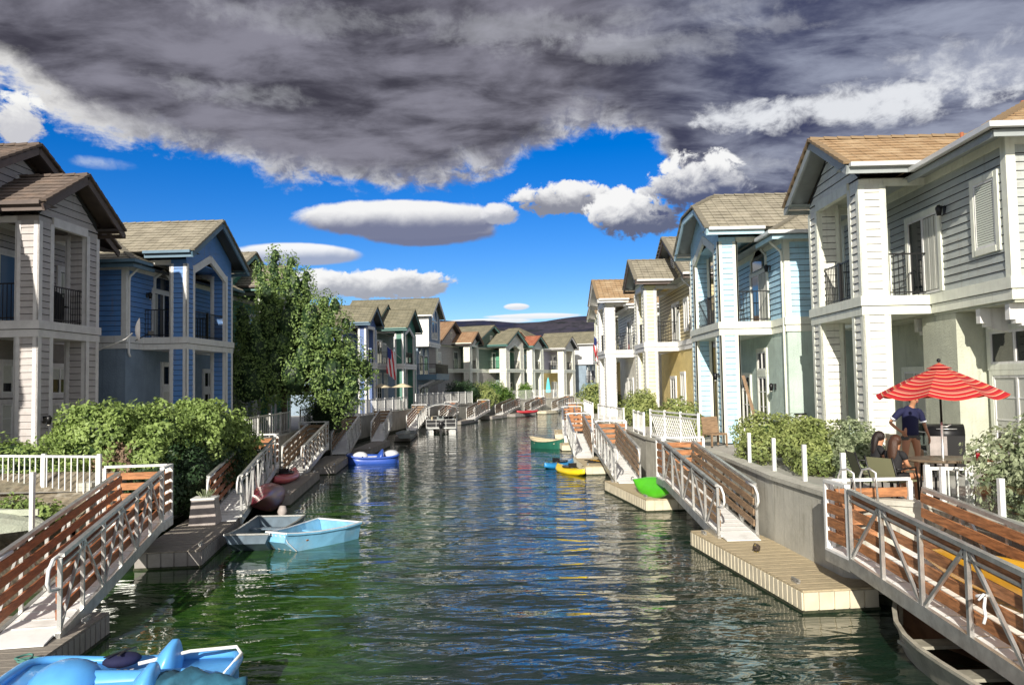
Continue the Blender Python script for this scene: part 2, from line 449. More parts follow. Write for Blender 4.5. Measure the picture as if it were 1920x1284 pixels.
# striped umbrella: stripes follow the radius in object space
mt = bpy.data.materials.new('stripes'); mt.use_nodes = True
t = NT(mt.node_tree); b = t.n['Principled BSDF']; b.inputs['Roughness'].default_value = .8
uvn = t.new('ShaderNodeUVMap'); sp = t.new('ShaderNodeSeparateXYZ'); t.l.new(uvn.outputs[0], sp.inputs[0])
rmp = t.new('ShaderNodeValToRGB'); t.l.new(t.m('FRACT', t.mul(sp.outputs[0], 3.2)), rmp.inputs[0])
rmp.color_ramp.interpolation = 'CONSTANT'
cols = [(0, (.55, .02, .03)), (.16, (.80, .12, .06)), (.24, (.75, .45, .22)), (.29, (.55, .02, .03)), (.44, (.25, .01, .02)), (.49, (.62, .12, .10)), (.62, (.72, .42, .28)), (.68, (.55, .02, .03)), (.82, (.72, .08, .05)), (.9, (.78, .62, .4)), (.94, (.5, .02, .03))]
while len(rmp.color_ramp.elements) < len(cols): rmp.color_ramp.elements.new(.5)
for e_, (p_, c_) in zip(rmp.color_ramp.elements, cols): e_.position = p_; e_.color = (*c_, 1)
t.l.new(rmp.outputs[0], b.inputs['Base Color'])
trn = t.new('ShaderNodeBsdfTranslucent'); t.l.new(rmp.outputs[0], trn.inputs[0])
mx = t.new('ShaderNodeMixShader'); mx.inputs[0].default_value = .3
t.l.new(b.outputs[0], mx.inputs[1]); t.l.new(trn.outputs[0], mx.inputs[2]); t.l.new(mx.outputs[0], t.n['Material Output'].inputs[0])
M['stripes'] = mt
# water
mt = bpy.data.materials.new('water'); mt.use_nodes = True
t = NT(mt.node_tree); b = t.n['Principled BSDF']
g = t.new('ShaderNodeNewGeometry'); pos = g.outputs['Position']
sp = t.new('ShaderNodeSeparateXYZ'); t.l.new(pos, sp.inputs[0])
alg = t.noise(pos, .55, 5, .6, .5)
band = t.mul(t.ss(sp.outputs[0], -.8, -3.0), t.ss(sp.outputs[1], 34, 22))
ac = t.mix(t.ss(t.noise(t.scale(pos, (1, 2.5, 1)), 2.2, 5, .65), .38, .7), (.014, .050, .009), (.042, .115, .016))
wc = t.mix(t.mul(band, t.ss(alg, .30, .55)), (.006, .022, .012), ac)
t.l.new(wc, b.inputs['Base Color'])
b.inputs['Roughness'].default_value = .03; b.inputs['IOR'].default_value = 1.42; b.inputs['Specular IOR Level'].default_value = .9
v1 = t.scale(pos, (.55, 1.5, 1)); v2 = t.scale(pos, (1.2, 2.6, 1))
# calmer under the left bank, livelier in mid-channel
calm = t.add(t.mul(t.ss(sp.outputs[0], -7.0, -1.5), .65), .35)
h = t.add(t.mul(t.mul(t.noise(v1, .8, 2, .45, .5), t.add(.45, t.ss(t.noise(pos, .11, 3, .5), .3, .65))), .108), t.mul(t.noise(v2, 1.25, 2, .5, .8), .026), t.mul(t.noise(v2, 4.0, 2, .5, .5), .0022))
h = t.mul(h, calm)
bn = t.new('ShaderNodeBump'); bn.inputs['Strength'].default_value = 1.0; bn.inputs['Distance'].default_value = 1.0
t.l.new(h, bn.inputs['Height']); t.l.new(bn.outputs[0], b.inputs['Normal'])
M['water'] = mt
# hills
mt = bpy.data.materials.new('hill'); mt.use_nodes = True
t = NT(mt.node_tree); b = t.n['Principled BSDF']; b.inputs['Roughness'].default_value = 1; b.inputs['Specular IOR Level'].default_value = 0
g = t.new('ShaderNodeNewGeometry'); pos = g.outputs['Position']
c = t.mix(t.ss(t.noise(t.scale(pos, (1, 1, 3)), .0011, 7, .6), .4, .6), (.018, .024, .060), (.060, .056, .075))
c = t.mix(t.ss(t.noise(pos, .01, 5, .6), .45, .7), c, (.028, .032, .036))
t.l.new(c, b.inputs['Base Color']); M['hill'] = mt
# ================================================================= SETTING
def struct(name, mb, label=None):
    o = mb.build(name); o['kind'] = 'structure'
    if label: o['label'] = label
    return o
mb = MB(); mb.poly([(-700, -60, 0), (700, -60, 0), (700, 700, 0), (-700, 700, 0)], 'water')
struct('water', mb)
PAT = 1.6
WL = [(-14.5, -30), (-13.5, 17.2), (-9.75, 17.7), (-9.6, 18.3), (-10.4, 29.5), (-11.0, 39.5), (-11.7, 52), (-11.3, 61), (-10.1, 71), (-8.3, 81), (-5.7, 88.5), (-2.6, 99.8), (1.0, 105), (5.0, 109.5), (9, 113), (30, 122), (80, 140)]
WR = [(6.5, -30), (6.5, 13.0), (5.35, 13.9), (5.15, 17), (5.25, 21), (5.2, 24.3), (4.35, 29.5), (4.3, 35), (3.7, 44), (3.9, 57), (4.6, 68), (8, 80), (16, 90), (30, 98), (80, 112)]
def bank(name, wl, side):
    far = 9000
    mb = MB()
    for (x0, y0), (x1, y1) in zip(wl, wl[1:]):
        if side < 0: q = [(-far, y0), (x0, y0), (x1, y1), (-far, y1)]
        else: q = [(x0, y0), (far, y0), (far, y1), (x1, y1)]
        mb.poly([(a, b_, PAT - .05) for a, b_ in q], 'paving')
    x, y = wl[-1]
    if side < 0: mb.poly([(-far, y, PAT - .05), (x, y, PAT - .05), (90, 140, PAT - .05), (far, 200, PAT - .05), (far, far, PAT - .05), (-far, far, PAT - .05)], 'soil')
    struct(name, mb)
bank('ground_left', WL, -1); bank('ground_right', WR, 1)
def seawall(name, wl, side, mat, label, top=1.64, end=None):
    mb = MB(); th = .3 * side
    for (x0, y0), (x1, y1) in zip(wl, wl[1:]):
        mb.hexa([(x0, y0, -.8), (x1, y1, -.8), (x1 + th, y1, -.8), (x0 + th, y0, -.8), (x0, y0, top), (x1, y1, top), (x1 + th, y1, top), (x0 + th, y0, top)], mat)
        mb.hexa([(x0 - .05 * side, y0, top + .003), (x1 - .05 * side, y1, top + .003), (x1 + th, y1, top + .003), (x0 + th, y0, top + .003)] + [(x0 - .05 * side, y0, top + .09), (x1 - .05 * side, y1, top + .09), (x1 + th, y1, top + .09), (x0 + th, y0, top + .09)], mat)
    for (x0, y0), (x1, y1) in zip(wl, wl[1:]):
        mb.hexa([(x0 - .012 * side, y0, -.2), (x1 - .012 * side, y1, -.2), (x1 + .1 * side, y1, -.2), (x0 + .1 * side, y0, -.2), (x0 - .012 * side, y0, .16), (x1 - .012 * side, y1, .16), (x1 + .1 * side, y1, .16), (x0 + .1 * side, y0, .16)], 'algae')
    tag(mb.build(name), label, 'sea wall')
seawall('seawall', WL[2:], -1, 'concrete', 'long concrete sea wall under the left-hand houses, mostly hidden by hedges and gangways')
seawall('seawall', WR, 1, 'concrete', 'pale concrete sea wall along the right bank below the glass fence')
mb = MB(); rows = []
rows2 = [[(-14.5 + .5 * i, 16.6 + .3 * k, .95 + .16 * k + .05 * noise.noise(Vector((i * .9, k * 1.3, 5)))) for i in range(11)] for k in range(7)]
mb.grid(rows2, 'soil')
for k in range(9):
    f = k / 8; rows.append([(-8.75 - f * 5.2 + .15 * noise.noise(Vector((y * .6, f * 3, 0))), y, -.35 + 1.55 * min(1, f * 2.2) + .25 * f + .06 * noise.noise(Vector((y * 1.3, f * 6, 2)))) for y in [-30 + 1.2 * i for i in range(40)] + [17.6]])
mb.grid(rows, 'soil', smooth=True); struct('gravel_bank', mb)
# hills
def hills():
    mb = MB(); rnd = random.Random(3)
    for layer, (dist, base, amp, dy) in enumerate(((9000, 640, 110, 0), (6500, 330, 70, 0))):
        rows = []
        n = 160
        for k in range(9):
            r = []
            for i in range(n + 1):
                a = radians(-40 + 80 * i / n)
                prof = base + amp * (noise.noise(Vector((i * .045 + layer * 9, 2.3, 0))) * 1.3 + noise.noise(Vector((i * .16, 5.1 + layer, 0))) * .45)
                if layer == 0: prof += 90 * math.exp(-((math.degrees(a) - 4.5) / 3.0) ** 2) + 45
                if layer == 1: prof += 120 * math.exp(-((math.degrees(a) - 6) / 3.5) ** 2)
                f = k / 8
                d = dist - 2600 * (1 - f) * (1 if layer == 0 else .8)
                z = prof * (f ** .8) * (1 + .22 * noise.noise(Vector((i * .09, k * .5, layer)))) if k < 8 else prof
                r.append((sin(a) * d, cos(a) * d, z))
            rows.append(r)
        mb.grid(rows, 'hill')
    struct('hills', mb)
hills()

# ================================================================= HOUSES
def clap(mb, A, B, nrm, z0, z1, m, lips=True, ch=.19, ztop=None):
    """lap siding on the wall A->B (u,v), outward normal nrm; ztop(t) optional cut line"""
    n = max(1, int(round((z1 - z0) / ch))); h = (z1 - z0) / n
    for i in range(n):
        a, b_ = z0 + i * h, z0 + (i + 1) * h
        o0, o1 = (.034, .006) if lips else (.02, .006)
        P = lambda p, o, z: (p[0] + nrm[0] * o, p[1] + nrm[1] * o, z)
        mb.poly([P(A, o0, a), P(B, o0, a), P(B, o1, b_), P(A, o1, b_)], m)
        mb.poly([P(A, .002, a - (.018 if lips else .01)), P(B, .002, a - (.018 if lips else .01)), P(B, o0, a), P(A, o0, a)], 'joint')  # lip underside coloured dark to draw the shade line between boards
def gable_clap(mb, uA, uB, up, z0, zp, v, m, nv=-1, ch=.2):
    """siding triangle facing -v between uA,uB at z0 and peak up,zp"""
    n = max(1, int((zp - z0) / ch)); h = (zp - z0) / n
    for i in range(n):
        a, b_ = i / n, (i + 1) / n
        l0, l1 = uA + (up - uA) * a, uA + (up - uA) * b_
        r0, r1 = uB + (up - uB) * a, uB + (up - uB) * b_
        za, zb = z0 + i * h, z0 + (i + 1) * h
        mb.poly([(l0, v - .034, za), (r0, v - .034, za), (r1, v - .006, zb), (l1, v - .006, zb)], m)
        mb.poly([(l0, v - .002, za - .015), (r0, v - .002, za - .015), (r0, v - .034, za), (l0, v - .034, za)], 'joint')  # same painted shade line below each gable board
def roof_plane(mb, A, B, C, D, m, course=.30, lip=.03, uoff=0.0):
    """eave A->B, top D->C ; all (u,v,z). tiled in courses, each with a lip"""
    A, B, C, D = map(Vector, (A, B, C, D))
    slope = max((D - A).length, (C - B).length)
    n = max(1, int(round(slope / course)))
    nr = (B - A).cross(D - A if (D - A).length > .01 else C - A).normalized()
    if nr.z < 0: nr = -nr
    ax = (B - A).normalized()
    for i in range(n):
        f0, f1 = i / n, (i + 1) / n
        p0, p1 = A.lerp(D, f0), B.lerp(C, f0); q0, q1 = A.lerp(D, f1), B.lerp(C, f1)
        up = nr * lip
        v0, v1 = i * .3, (i + 1) * .3
        ua, ub, uc, ud = [(p - A).dot(ax) + uoff + (.165 if i % 2 else 0) for p in (p0, p1, q1, q0)]
        mb.poly([p0 + up, p1 + up, q1 + nr * .002, q0 + nr * .002], m, [(ua, v0), (ub, v0), (uc, v1), (ud, v1)])
        mb.poly([p0, p1, p1 + up, p0 + up], m, [(ua, v0), (ub, v0), (ub, v0 + .02), (ua, v0 + .02)])
def caps(mb, A, B, m, w_=.2, step=.36):
    A, B = Vector(A), Vector(B); L = (B - A).length; n = max(1, int(L / step)); d = (B - A) / n
    for i in range(n):
        p = A + d * i
        mb.bar(p + Vector((0, 0, .035)), p + d * 1.06 + Vector((0, 0, .01)), w_, .07, m)

def house(name, label, x0, y0, side, yaw, L, sid, trim, stu, roof, D=1.7, cw=.62, ua=-2.5, ub=None, dep=9.0, kind='hip',
          main=None, jerk=False, doors=(), detail=2, zt=0.0, low_in=0.0, group=None, pent=False, tg='trim_white', ze_main=None, um=None,
          csid=None, rise=.6, fas=None, sof=None, gut='gutter', bays=(), eave_u=None, lampc='iron', arch=False):
    if ub is None: ub = L + 1.5
    csid = csid or sid; fas = fas or trim; sof = sof or tg
    root = thing(name, label, 'house', (x0, y0, PAT), yaw, group)
    fn = lambda p: (side * p[1], p[0], p[2] - PAT + zt)
    N = lambda: MB(fn)
    lips = detail > 1
    ZB0, ZB1, ZB2 = 5.30, 5.52, 5.76
    zE = 8.93; ov = .62
    peak = zE + rise * (L / 2 + ov)
    # --- columns
    for (c0, c1) in ((0, cw), (L - cw, L)):
        mb = N()
        mb.box(c0 + .01, c1 - .01, .01, cw - .01, PAT, 8.7, csid)
        tw = .125
        for (z0, z1) in ((PAT, ZB0), (ZB2, 8.55)):
            for (A, B, nr) in (((c0, tw), (c0, cw - tw), (-1, 0)), ((c1, tw), (c1, cw - tw), (1, 0)), ((c0 + tw, 0), (c1 - tw, 0), (0, -1)), ((c0 + tw, cw), (c1 - tw, cw), (0, 1))):
                clap(mb, A, B, nr, z0, z1, csid, lips)
            for cu in (c0, c1):
                for cv_ in (0, cw):
                    du = -.035 if cu == c0 else .035; dv = -.035 if cv_ == 0 else .035
                    a, b_ = sorted((cu + du, cu - (tw if cu == c1 else -tw))); c, d_ = sorted((cv_ + dv, cv_ - (0.02 if cv_ else -0.02)))
                    mb.box(a, b_, c, d_, z0, z1, trim)
                    a, b_ = sorted((cu + du, cu - (.02 if cu == c1 else -.02))); c, d_ = sorted((cv_ + (dv - .003 if cv_ else dv + .003), cv_ - (tw if cv_ else -tw)))
                    mb.box(a, b_, c, d_, z0, z1, trim)
        mb.build('column', root)
    # --- balcony slab with two-board band
    mb = N()
    mb.box(-.05, L + .05, -.05, D + .03, ZB0, ZB1 - .015, trim)
    mb.box(-.02, L + .02, -.02, D + .02, ZB1 - .014, ZB1 + .004, 'joint')
    mb.box(-.085, L + .085, -.085, D + .03, ZB1 + .005, ZB2, trim)
    mb.build('balcony_floor', root)
    # --- railings
    def rail(P, Q, inner=False):
        mb = N(); P, Q = Vector(P), Vector(Q); n = max(2, int((Q - P).length / .115))
        up = Vector((0, 0, 1))
        mb.bar(P + up * 1.06, Q + up * 1.06, .045, .035, 'iron'); mb.bar(P + up * .1, Q + up * .1, .035, .03, 'iron')
        for i in range(n + 1):
            p = P.lerp(Q, i / n); r = .03 if i in (0, n) else .016
            mb.bar(p + up * .02, p + up * 1.05, r, r, 'iron', up=(0, 1, 0))
        if (Q - P).length > 2.2:
            p = P.lerp(Q, .5); mb.bar(p, p + up * 1.1, .09, .09, 'iron', up=(0, 1, 0))
        mb.build('balcony_railing', root)
    rail((cw, .14, ZB2), (L - cw, .14, ZB2)); rail((.14, cw, ZB2), (.14, D - .02, ZB2))
    if detail > 1: rail((L - .14, cw, ZB2), (L - .14, D - .02, ZB2))
    # --- portico head: beams, ceiling, pediment
    mb = N(); hb = 8.5
    if pent:
        for (a, b_) in (((cw, hb - .1), (L / 2, hb + .55)), ((L / 2, hb + .55), (L - cw, hb - .1))):
            mb.bar((a[0], .03, a[1]), (b_[0], .03, b_[1]), .10, .28, trim, up=(0, 0, 1))
    else:
        mb.box(cw, L - cw, -.045, .1, hb, hb + .26, trim)
    mb.box(0, .1, cw, D, hb + .02, hb + .2, trim); mb.box(L - .1, L, cw, D, hb + .02, hb + .2, trim)
    mb.box(.1, L - .1, .12, D, hb + .2, hb + .24, stu if not pent else csid)
    mb.build('portico_beam', root)
    mb = N()
    zb = hb + .24
    if pent:
        for k in range(14):
            for s_ in (0, 1):
                f0, f1 = k / 14, (k + 1) / 14
                ulo, uhi = (f0 * L / 2, f1 * L / 2)
                if s_: ulo, uhi = L - uhi, L - ulo
                ftop = lambda u: zE - .12 + rise * (min(u, L - u) + ov)
                fbot = lambda u: hb + .02 + .6 * max(0, (min(u, L - u) - cw)) / (L / 2 - cw) if min(u, L - u) > cw else hb
                mb.poly([(ulo, .02, fbot(ulo)), (uhi, .02, fbot(uhi)), (uhi, .02, ftop(uhi)), (ulo, .02, ftop(ulo))], csid)
    else:
        gable_clap(mb, -.0, L, L / 2, zb, peak - .2 - .12, .03, csid)
        mb.poly([(-.0, .04, zb), (L, .04, zb), (L, .04, zE + .1), (L / 2, .04, peak - .15), (0, .04, zE + .1)], 'joint')
    if jerk: pass
    mb.build('gable_panel', root)
    # --- portico roof
    rf = N(); v0 = -.55; vE = D + 2.6
    if kind == 'hip' or main == 'low': vE = D + 3.2
    e0, e1 = (-ov, L + ov)
    if jerk:
        zc = peak - .62; uc0 = L / 2 - (.62 / rise); uc1 = L / 2 + .62 / rise; vr = v0 + 1.0
        roof_plane(rf, (e0, v0, zE), (e0, vE, zE), (uc0, vE, zc), (uc0, v0, zc), roof)
        roof_plane(rf, (uc0, v0, zc), (uc0, vE, zc), (L / 2, vE, peak), (L / 2, vr, peak), roof)
        roof_plane(rf, (e1, v0, zE), (e1, vE, zE), (uc1, vE, zc), (uc1, v0, zc), roof)
        roof_plane(rf, (uc1, v0, zc), (uc1, vE, zc), (L / 2, vE, peak), (L / 2, vr, peak), roof)
        roof_plane(rf, (uc0, v0, zc), (uc1, v0, zc), (L / 2 + .01, vr, peak), (L / 2 - .01, vr, peak), roof)
        caps(rf, (L / 2, vr, peak), (L / 2, vE, peak), roof); caps(rf, (uc0, v0, zc), (L / 2, vr, peak), roof)
        rakes = [((e0, zE), (uc0, zc)), ((uc0, zc), (uc1, zc)), ((uc1, zc), (e1, zE))]
    else:
        roof_plane(rf, (e0, v0, zE), (e0, vE, zE), (L / 2, vE, peak), (L / 2, v0, peak), roof)
        roof_plane(rf, (e1, v0, zE), (e1, vE, zE), (L / 2, vE, peak), (L / 2, v0, peak), roof)
        caps(rf, (L / 2, v0, peak), (L / 2, vE, peak), roof)
        rakes = [((e0, zE), (L / 2, peak)), ((L / 2, peak), (e1, zE))]
    for (a, b_) in rakes:
        caps(rf, (a[0], v0 + .06, a[1] + .0), (b_[0], v0 + .06, b_[1] + .0), roof, .2, .33)
    ro = rf.build('portico_roof', root)
    mb = N()
    for (a, b_) in rakes:      # rake boards and soffit
        A, B = Vector((a[0], v0 + .05, a[1] - .16)), Vector((b_[0], v0 + .05, b_[1] - .16))
        mb.bar(A, B, .06, .20, fas)
        A.z += .1; B.z += .1
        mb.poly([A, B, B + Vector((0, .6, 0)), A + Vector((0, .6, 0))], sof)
    for e, s_ in ((e0, 1), (e1, -1)):
        mb.poly([(e, v0, zE - .03), (e, vE, zE - .03), (e + s_ * (ov), vE, zE - .03 + rise * ov * .0 - .02), (e + s_ * ov, v0, zE - .05)], sof)
    mb.build('roof_trim', ro)
    for e in (e0, e1):
        gt = N(); vend = D - .35 if detail > 1 else D
        gt.box(e - .11, e + .02, v0 + .1, vend, zE - .08, zE + .02, gut)
        gt.box(e + .03, e + .07, v0 + .02, vend, zE - .23, zE - .10, fas)
        gt.build('gutter', ro)
    # --- main body
    zm = ze_main or 8.6
    zw = zm - .02
    mb = N()
    mb.box(ua + .03, ub - .03, D + .05, D + dep, ZB0 + .1, zw, sid)
    tr = N()
    blocks = [(d[1], d[2], d[3], d[4], d[0]) for d in doors]
    clap(mb, (ua, D), (ub, D), (0, -1), ZB2, zw - .24, sid, lips)
    clap(mb, (ua, D), (ua, D + dep), (-1, 0), ZB2, zw - .24, sid, lips)
    clap(mb, (ub, D), (ub, D + dep), (1, 0), ZB2, zw - .24, sid, False)
    mb.build('upper_wall', root)
    # trims: corner boards, frieze, floor band
    for (u_, s_) in ((ua, 1), (ub, -1)):
        a, b_ = sorted((u_ - s_ * .045, u_ + s_ * .15)); tr.box(a, b_, D - .045, D + .02, ZB2, zw, trim)
        a, b_ = sorted((u_ - s_ * .048, u_ + s_ * .02)); tr.box(a, b_, D - .042, D + .15, ZB2, zw, trim)
        tr.build('corner_board', root); tr = N()
        a, b_ = sorted((u_ - s_ * .046, u_ + s_ * .02)); tr.box(a, b_, D + dep - .15, D + dep, ZB2, zw, trim)
        tr.build('corner_board', root); tr = N()
    tr.box(ua + .15, ub - .15, D - .04, D + .02, zw - .24, zw, trim)
    tr.box(ua - .043, ua + .02, D + .15, D + dep - .15, zw - .24, zw, trim)
    tr.build('frieze_board', root); tr = N(); tr2 = N()
    for (z0, z1, o) in ((ZB0, ZB1 - .012, .05), (ZB1 - .012, ZB1 + .006, .02), (ZB1 + .006, ZB2 + .01, .085)):
        mm = 'joint' if o == .02 else trim
        tr.box(ua - o, -.09, D - o, D + .03, z0, z1, mm); tr2.box(L + .09, ub + o, D - o, D + .03, z0, z1, mm)
        tr.box(ua - o, ua + .03, D + .031, D + dep, z0, z1, mm)
    tr.build('floor_band', root); tr2.build('floor_band', root)
    mb = N()
    vl = D + low_in
    mb.box(ua + (.0 if not low_in else .0), ub, vl, D + dep - .05, PAT - .1, ZB0, stu)
    if low_in: mb.box(ua, ub, D + .02, D + dep - .1, ZB0 - .06, ZB0 - .002, stu)
    for (b0, b1, bv) in bays: mb.box(b0, b1, bv, vl + .1, PAT - .1, ZB0 - .064, stu)
    mb.build('lower_wall', root)
    if low_in:
        for k in (ua + .25, ua + 1.35, ua + 2.4, .9):
            mb = N()
            for q in range(6):
                f0, f1 = q / 6, (q + 1) / 6
                mb.box(k, k + .16, D + .05 + f0 * low_in, D + .05 + f1 * low_in + .0, ZB0 - .1 - .42 * sqrt(max(0, 1 - (1 - f1) ** 2)) - .06, ZB0 - .064, tg if tg != 'trim_grey' else trim)
            mb.build('bracket', root)
    # --- main roof
    rf = N()
    m0, m1 = ua - .6, ub + .6; h_ = (m1 - m0) / 2; umid = (m0 + m1) / 2; vb = D + dep + .6; va = D - .6
    zpk = zm + rise * h_
    if kind == 'gable':
        gs = .52; zpk = zm + gs * h_
        roof_plane(rf, (m0, va, zm), (m0, vb, zm), (umid, vb, zpk), (umid, va, zpk), roof)
        roof_plane(rf, (m1, va, zm), (m1, vb, zm), (umid, vb, zpk), (umid, va, zpk), roof)
        caps(rf, (umid, va, zpk), (umid, vb, zpk), roof)
        for (a, b_) in (((m0, zm), (umid, zpk)), ((m1, zm), (umid, zpk))):
            caps(rf, (a[0], va + .05, a[1]), (b_[0], va + .05, b_[1]), roof, .2, .33)
        ro2 = rf.build('main_roof', root)
        gb = N(); gable_clap(gb, ua, ub, umid, zw, zpk - .42, D - .01, sid); gb.poly([(ua, D, zw), (ub, D, zw), (umid, D, zpk - .3)], 'joint'); gb.build('gable_wall', root)
        vt = N(); zv = zw + (zpk - zw) * .42
        vt.box(umid - .3, umid + .3, D - .09, D - .02, zv - .42, zv + .42, trim); vt.box(umid - .22, umid + .22, D - .10, D - .088, zv - .34, zv + .34, 'joint')
        for k in range(7): vt.bar((umid - .22, D - .105, zv - .3 + k * .1), (umid + .22, D - .105, zv - .3 + k * .1), .03, .05, trim)
        vt.build('gable_vent', root)
        gt = N()
        for (a, b_) in (((m0, zm), (umid, zpk)), ((m1, zm), (umid, zpk))):
            gt.bar((a[0], va + .06, a[1] - .17), (b_[0], va + .06, b_[1] - .17), .06, .2, fas)
            gt.poly([(a[0], va + .06, a[1] - .08), (b_[0], va + .06, b_[1] - .08), (b_[0], va + .62, b_[1] - .08), (a[0], va + .62, a[1] - .08)], sof)
        gt.build('roof_trim', ro2)
    else:
        sl = rise
        if h_ * 2 > (vb - va): h_ = (vb - va) / 2
        roof_plane(rf, (m0, va, zm), (m0, vb, zm), (m0 + h_, max(va + h_, vb - h_), zm + sl * h_), (m0 + h_, va + h_, zm + sl * h_), roof)
        roof_plane(rf, (m1, va, zm), (m1, vb, zm), (m1 - h_, max(va + h_, vb - h_), zm + sl * h_), (m1 - h_, va + h_, zm + sl * h_), roof)
        roof_plane(rf, (m0, va, zm), (m1, va, zm), (m1 - h_, va + h_, zm + sl * h_), (m0 + h_, va + h_, zm + sl * h_), roof)
        roof_plane(rf, (m0, vb, zm), (m1, vb, zm), (m1 - h_, vb - h_, zm + sl * h_), (m0 + h_, vb - h_, zm + sl * h_), roof)
        caps(rf, (m0, va, zm), (m0 + h_, va + h_, zm + sl * h_), roof); caps(rf, (m1, va, zm), (m1 - h_, va + h_, zm + sl * h_), roof)
        caps(rf, (m0 + h_, va + h_, zm + sl * h_), (m1 - h_, vb - h_, zm + sl * h_), roof)
        ro2 = rf.build('main_roof', root)
    gt = N()
    gt.box(m0 - .12, m0 + .02, va, vb, zm - .09, zm + .02, gut); gt.box(m0 + .04, m0 + .08, va + .04, vb, zm - .25, zm - .1, fas)
    if kind == 'hip':
        gt.box(m0 - .118, -ov - .0, va - .12, va + .02, zm - .088, zm + .018, gut); gt.box(m0 + .042, -.2, va + .04, va + .08, zm - .248, zm - .102, fas)
        gt.box(L + ov, m1, va - .12, va + .02, zm - .088, zm + .018, gut)
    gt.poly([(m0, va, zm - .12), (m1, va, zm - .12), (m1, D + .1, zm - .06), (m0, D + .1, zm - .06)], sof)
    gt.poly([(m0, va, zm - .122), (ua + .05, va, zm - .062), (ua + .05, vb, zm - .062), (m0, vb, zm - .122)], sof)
    gt.build('gutter', ro2)
    # --- doors and windows
    for dd in doors:
        plane, a0, a1, z0, z1, st = dd[:6]; off = dd[6] if len(dd) > 6 else 0
        if plane == 'c': vp = off or (D if z0 > 5 else vl); Q = lambda a, o, z: (a, vp - o, z)
        else: Q = lambda a, o, z: (ua - o + off, a, z)
        def bx(mb, p0, p1, o0, o1, q0, q1, m):
            mb.hexa([Q(p0, o0, q0), Q(p1, o0, q0), Q(p1, o1, q0), Q(p0, o1, q0), Q(p0, o0, q1), Q(p1, o0, q1), Q(p1, o1, q1), Q(p0, o1, q1)], m)
        tw = .13 if detail > 1 else .12
        fm = N(); pn = N(); nm = 'window' if st in ('win', 'blind', 'tran', 'arch', 'sky', 'pent') else ('sliding_door' if st == 'slide' else 'patio_door')
        if st == 'pent':
            mid = (a0 + a1) / 2; pk = z1 + (a1 - a0) * .30
            out = [(a0, z0), (a1, z0), (a1, z1), (mid, pk), (a0, z1)]
            inn = [(a0 + tw, z0 + .03), (a1 - tw, z0 + .03), (a1 - tw, z1 - .03), (mid, pk - .17), (a0 + tw, z1 - .03)]
            for k in range(5):
                j = (k + 1) % 5
                fm.hexa([Q(out[k][0], .0, out[k][1]), Q(out[j][0], .0, out[j][1]), Q(inn[j][0], .0, inn[j][1]), Q(inn[k][0], .0, inn[k][1]),
                         Q(out[k][0], .075, out[k][1]), Q(out[j][0], .075, out[j][1]), Q(inn[j][0], .075, inn[j][1]), Q(inn[k][0], .075, inn[k][1])], trim)
            pn.poly([Q(a, .04, z) for a, z in inn], 'glass')
            o = fm.build(nm, root); pn.build('pane', o); continue
        bx(fm, a0 - tw, a0, 0, .07, z0 - (tw if nm == 'window' else 0), z1 + tw, trim); bx(fm, a1, a1 + tw, 0, .07, z0 - (tw if nm == 'window' else 0), z1 + tw, trim)
        bx(fm, a0, a1, 0, .075, z1, z1 + tw, trim)
        if nm == 'window': bx(fm, a0, a1, 0, .08, z0 - tw, z0, trim)
        fr = .055
        for (p0, p1, q0, q1) in ((a0, a0 + fr, z0, z1), (a1 - fr, a1, z0, z1), (a0 + fr, a1 - fr, z0, z0 + fr), (a0 + fr, a1 - fr, z1 - fr, z1)):
            bx(fm, p0, p1, .036, .06, q0, q1, 'trim_white')
        mid = (a0 + a1) / 2
        if st in ('slide', 'french', 'win', 'tran'): bx(fm, mid - .035, mid + .035, .037, .062, z0 + fr, z1 - fr, 'trim_white')
        if st == 'french':
            for q in range(1, 4):
                zz = z0 + (z1 - z0) * q / 4; bx(fm, a0 + fr, a1 - fr, .038, .05, zz - .015, zz + .015, 'trim_white')
        gm = {'sky': 'glass_sky'}.get(st, 'glass')
        pn.poly([Q(a0, .036, z0), Q(a1, .036, z0), Q(a1, .036, z1), Q(a0, .036, z1)], gm)
        o = fm.build(nm, root)
        pn.build('pane', o)
        if st == 'blind':
            bl = N(); n = int((z1 - z0) / .055)
            for k in range(n):
                zz = z0 + .06 + k * (z1 - z0 - .12) / n
                bl.hexa([Q(a0 + .06, .040, zz), Q(a1 - .06, .040, zz), Q(a1 - .06, .052, zz), Q(a0 + .06, .052, zz), Q(a0 + .06, .040, zz + .038), Q(a1 - .06, .040, zz + .038), Q(a1 - .06, .046, zz + .038), Q(a0 + .06, .046, zz + .038)], 'blind')
            bl.build('blind', o)
        if st in ('french', 'win') and int(abs(a0 * 37 + x0 * 13)) % 3:
            cu = N(); hz = z0 + (z1 - z0) * (.35 + .1 * (int(abs(a0 * 50)) % 5)); bx(cu, a0 + .06, a1 - .06, .0365, .0375, hz, z1 - .05, 'curtain'); cu.build('curtain', o)
        if st == 'slide' and detail > 1:
            cu = N()
            for k in range(5 if L != 4.24 else 2):
                w_ = (mid - a0 - .1) / 5
                bx(cu, a0 + .07 + k * w_, a0 + .07 + (k + .8) * w_, .040, .046 + .004 * (k % 2), z0 + .08, z1 - .08, 'curtain')
            cu.build('curtain', o)
    return root, fn
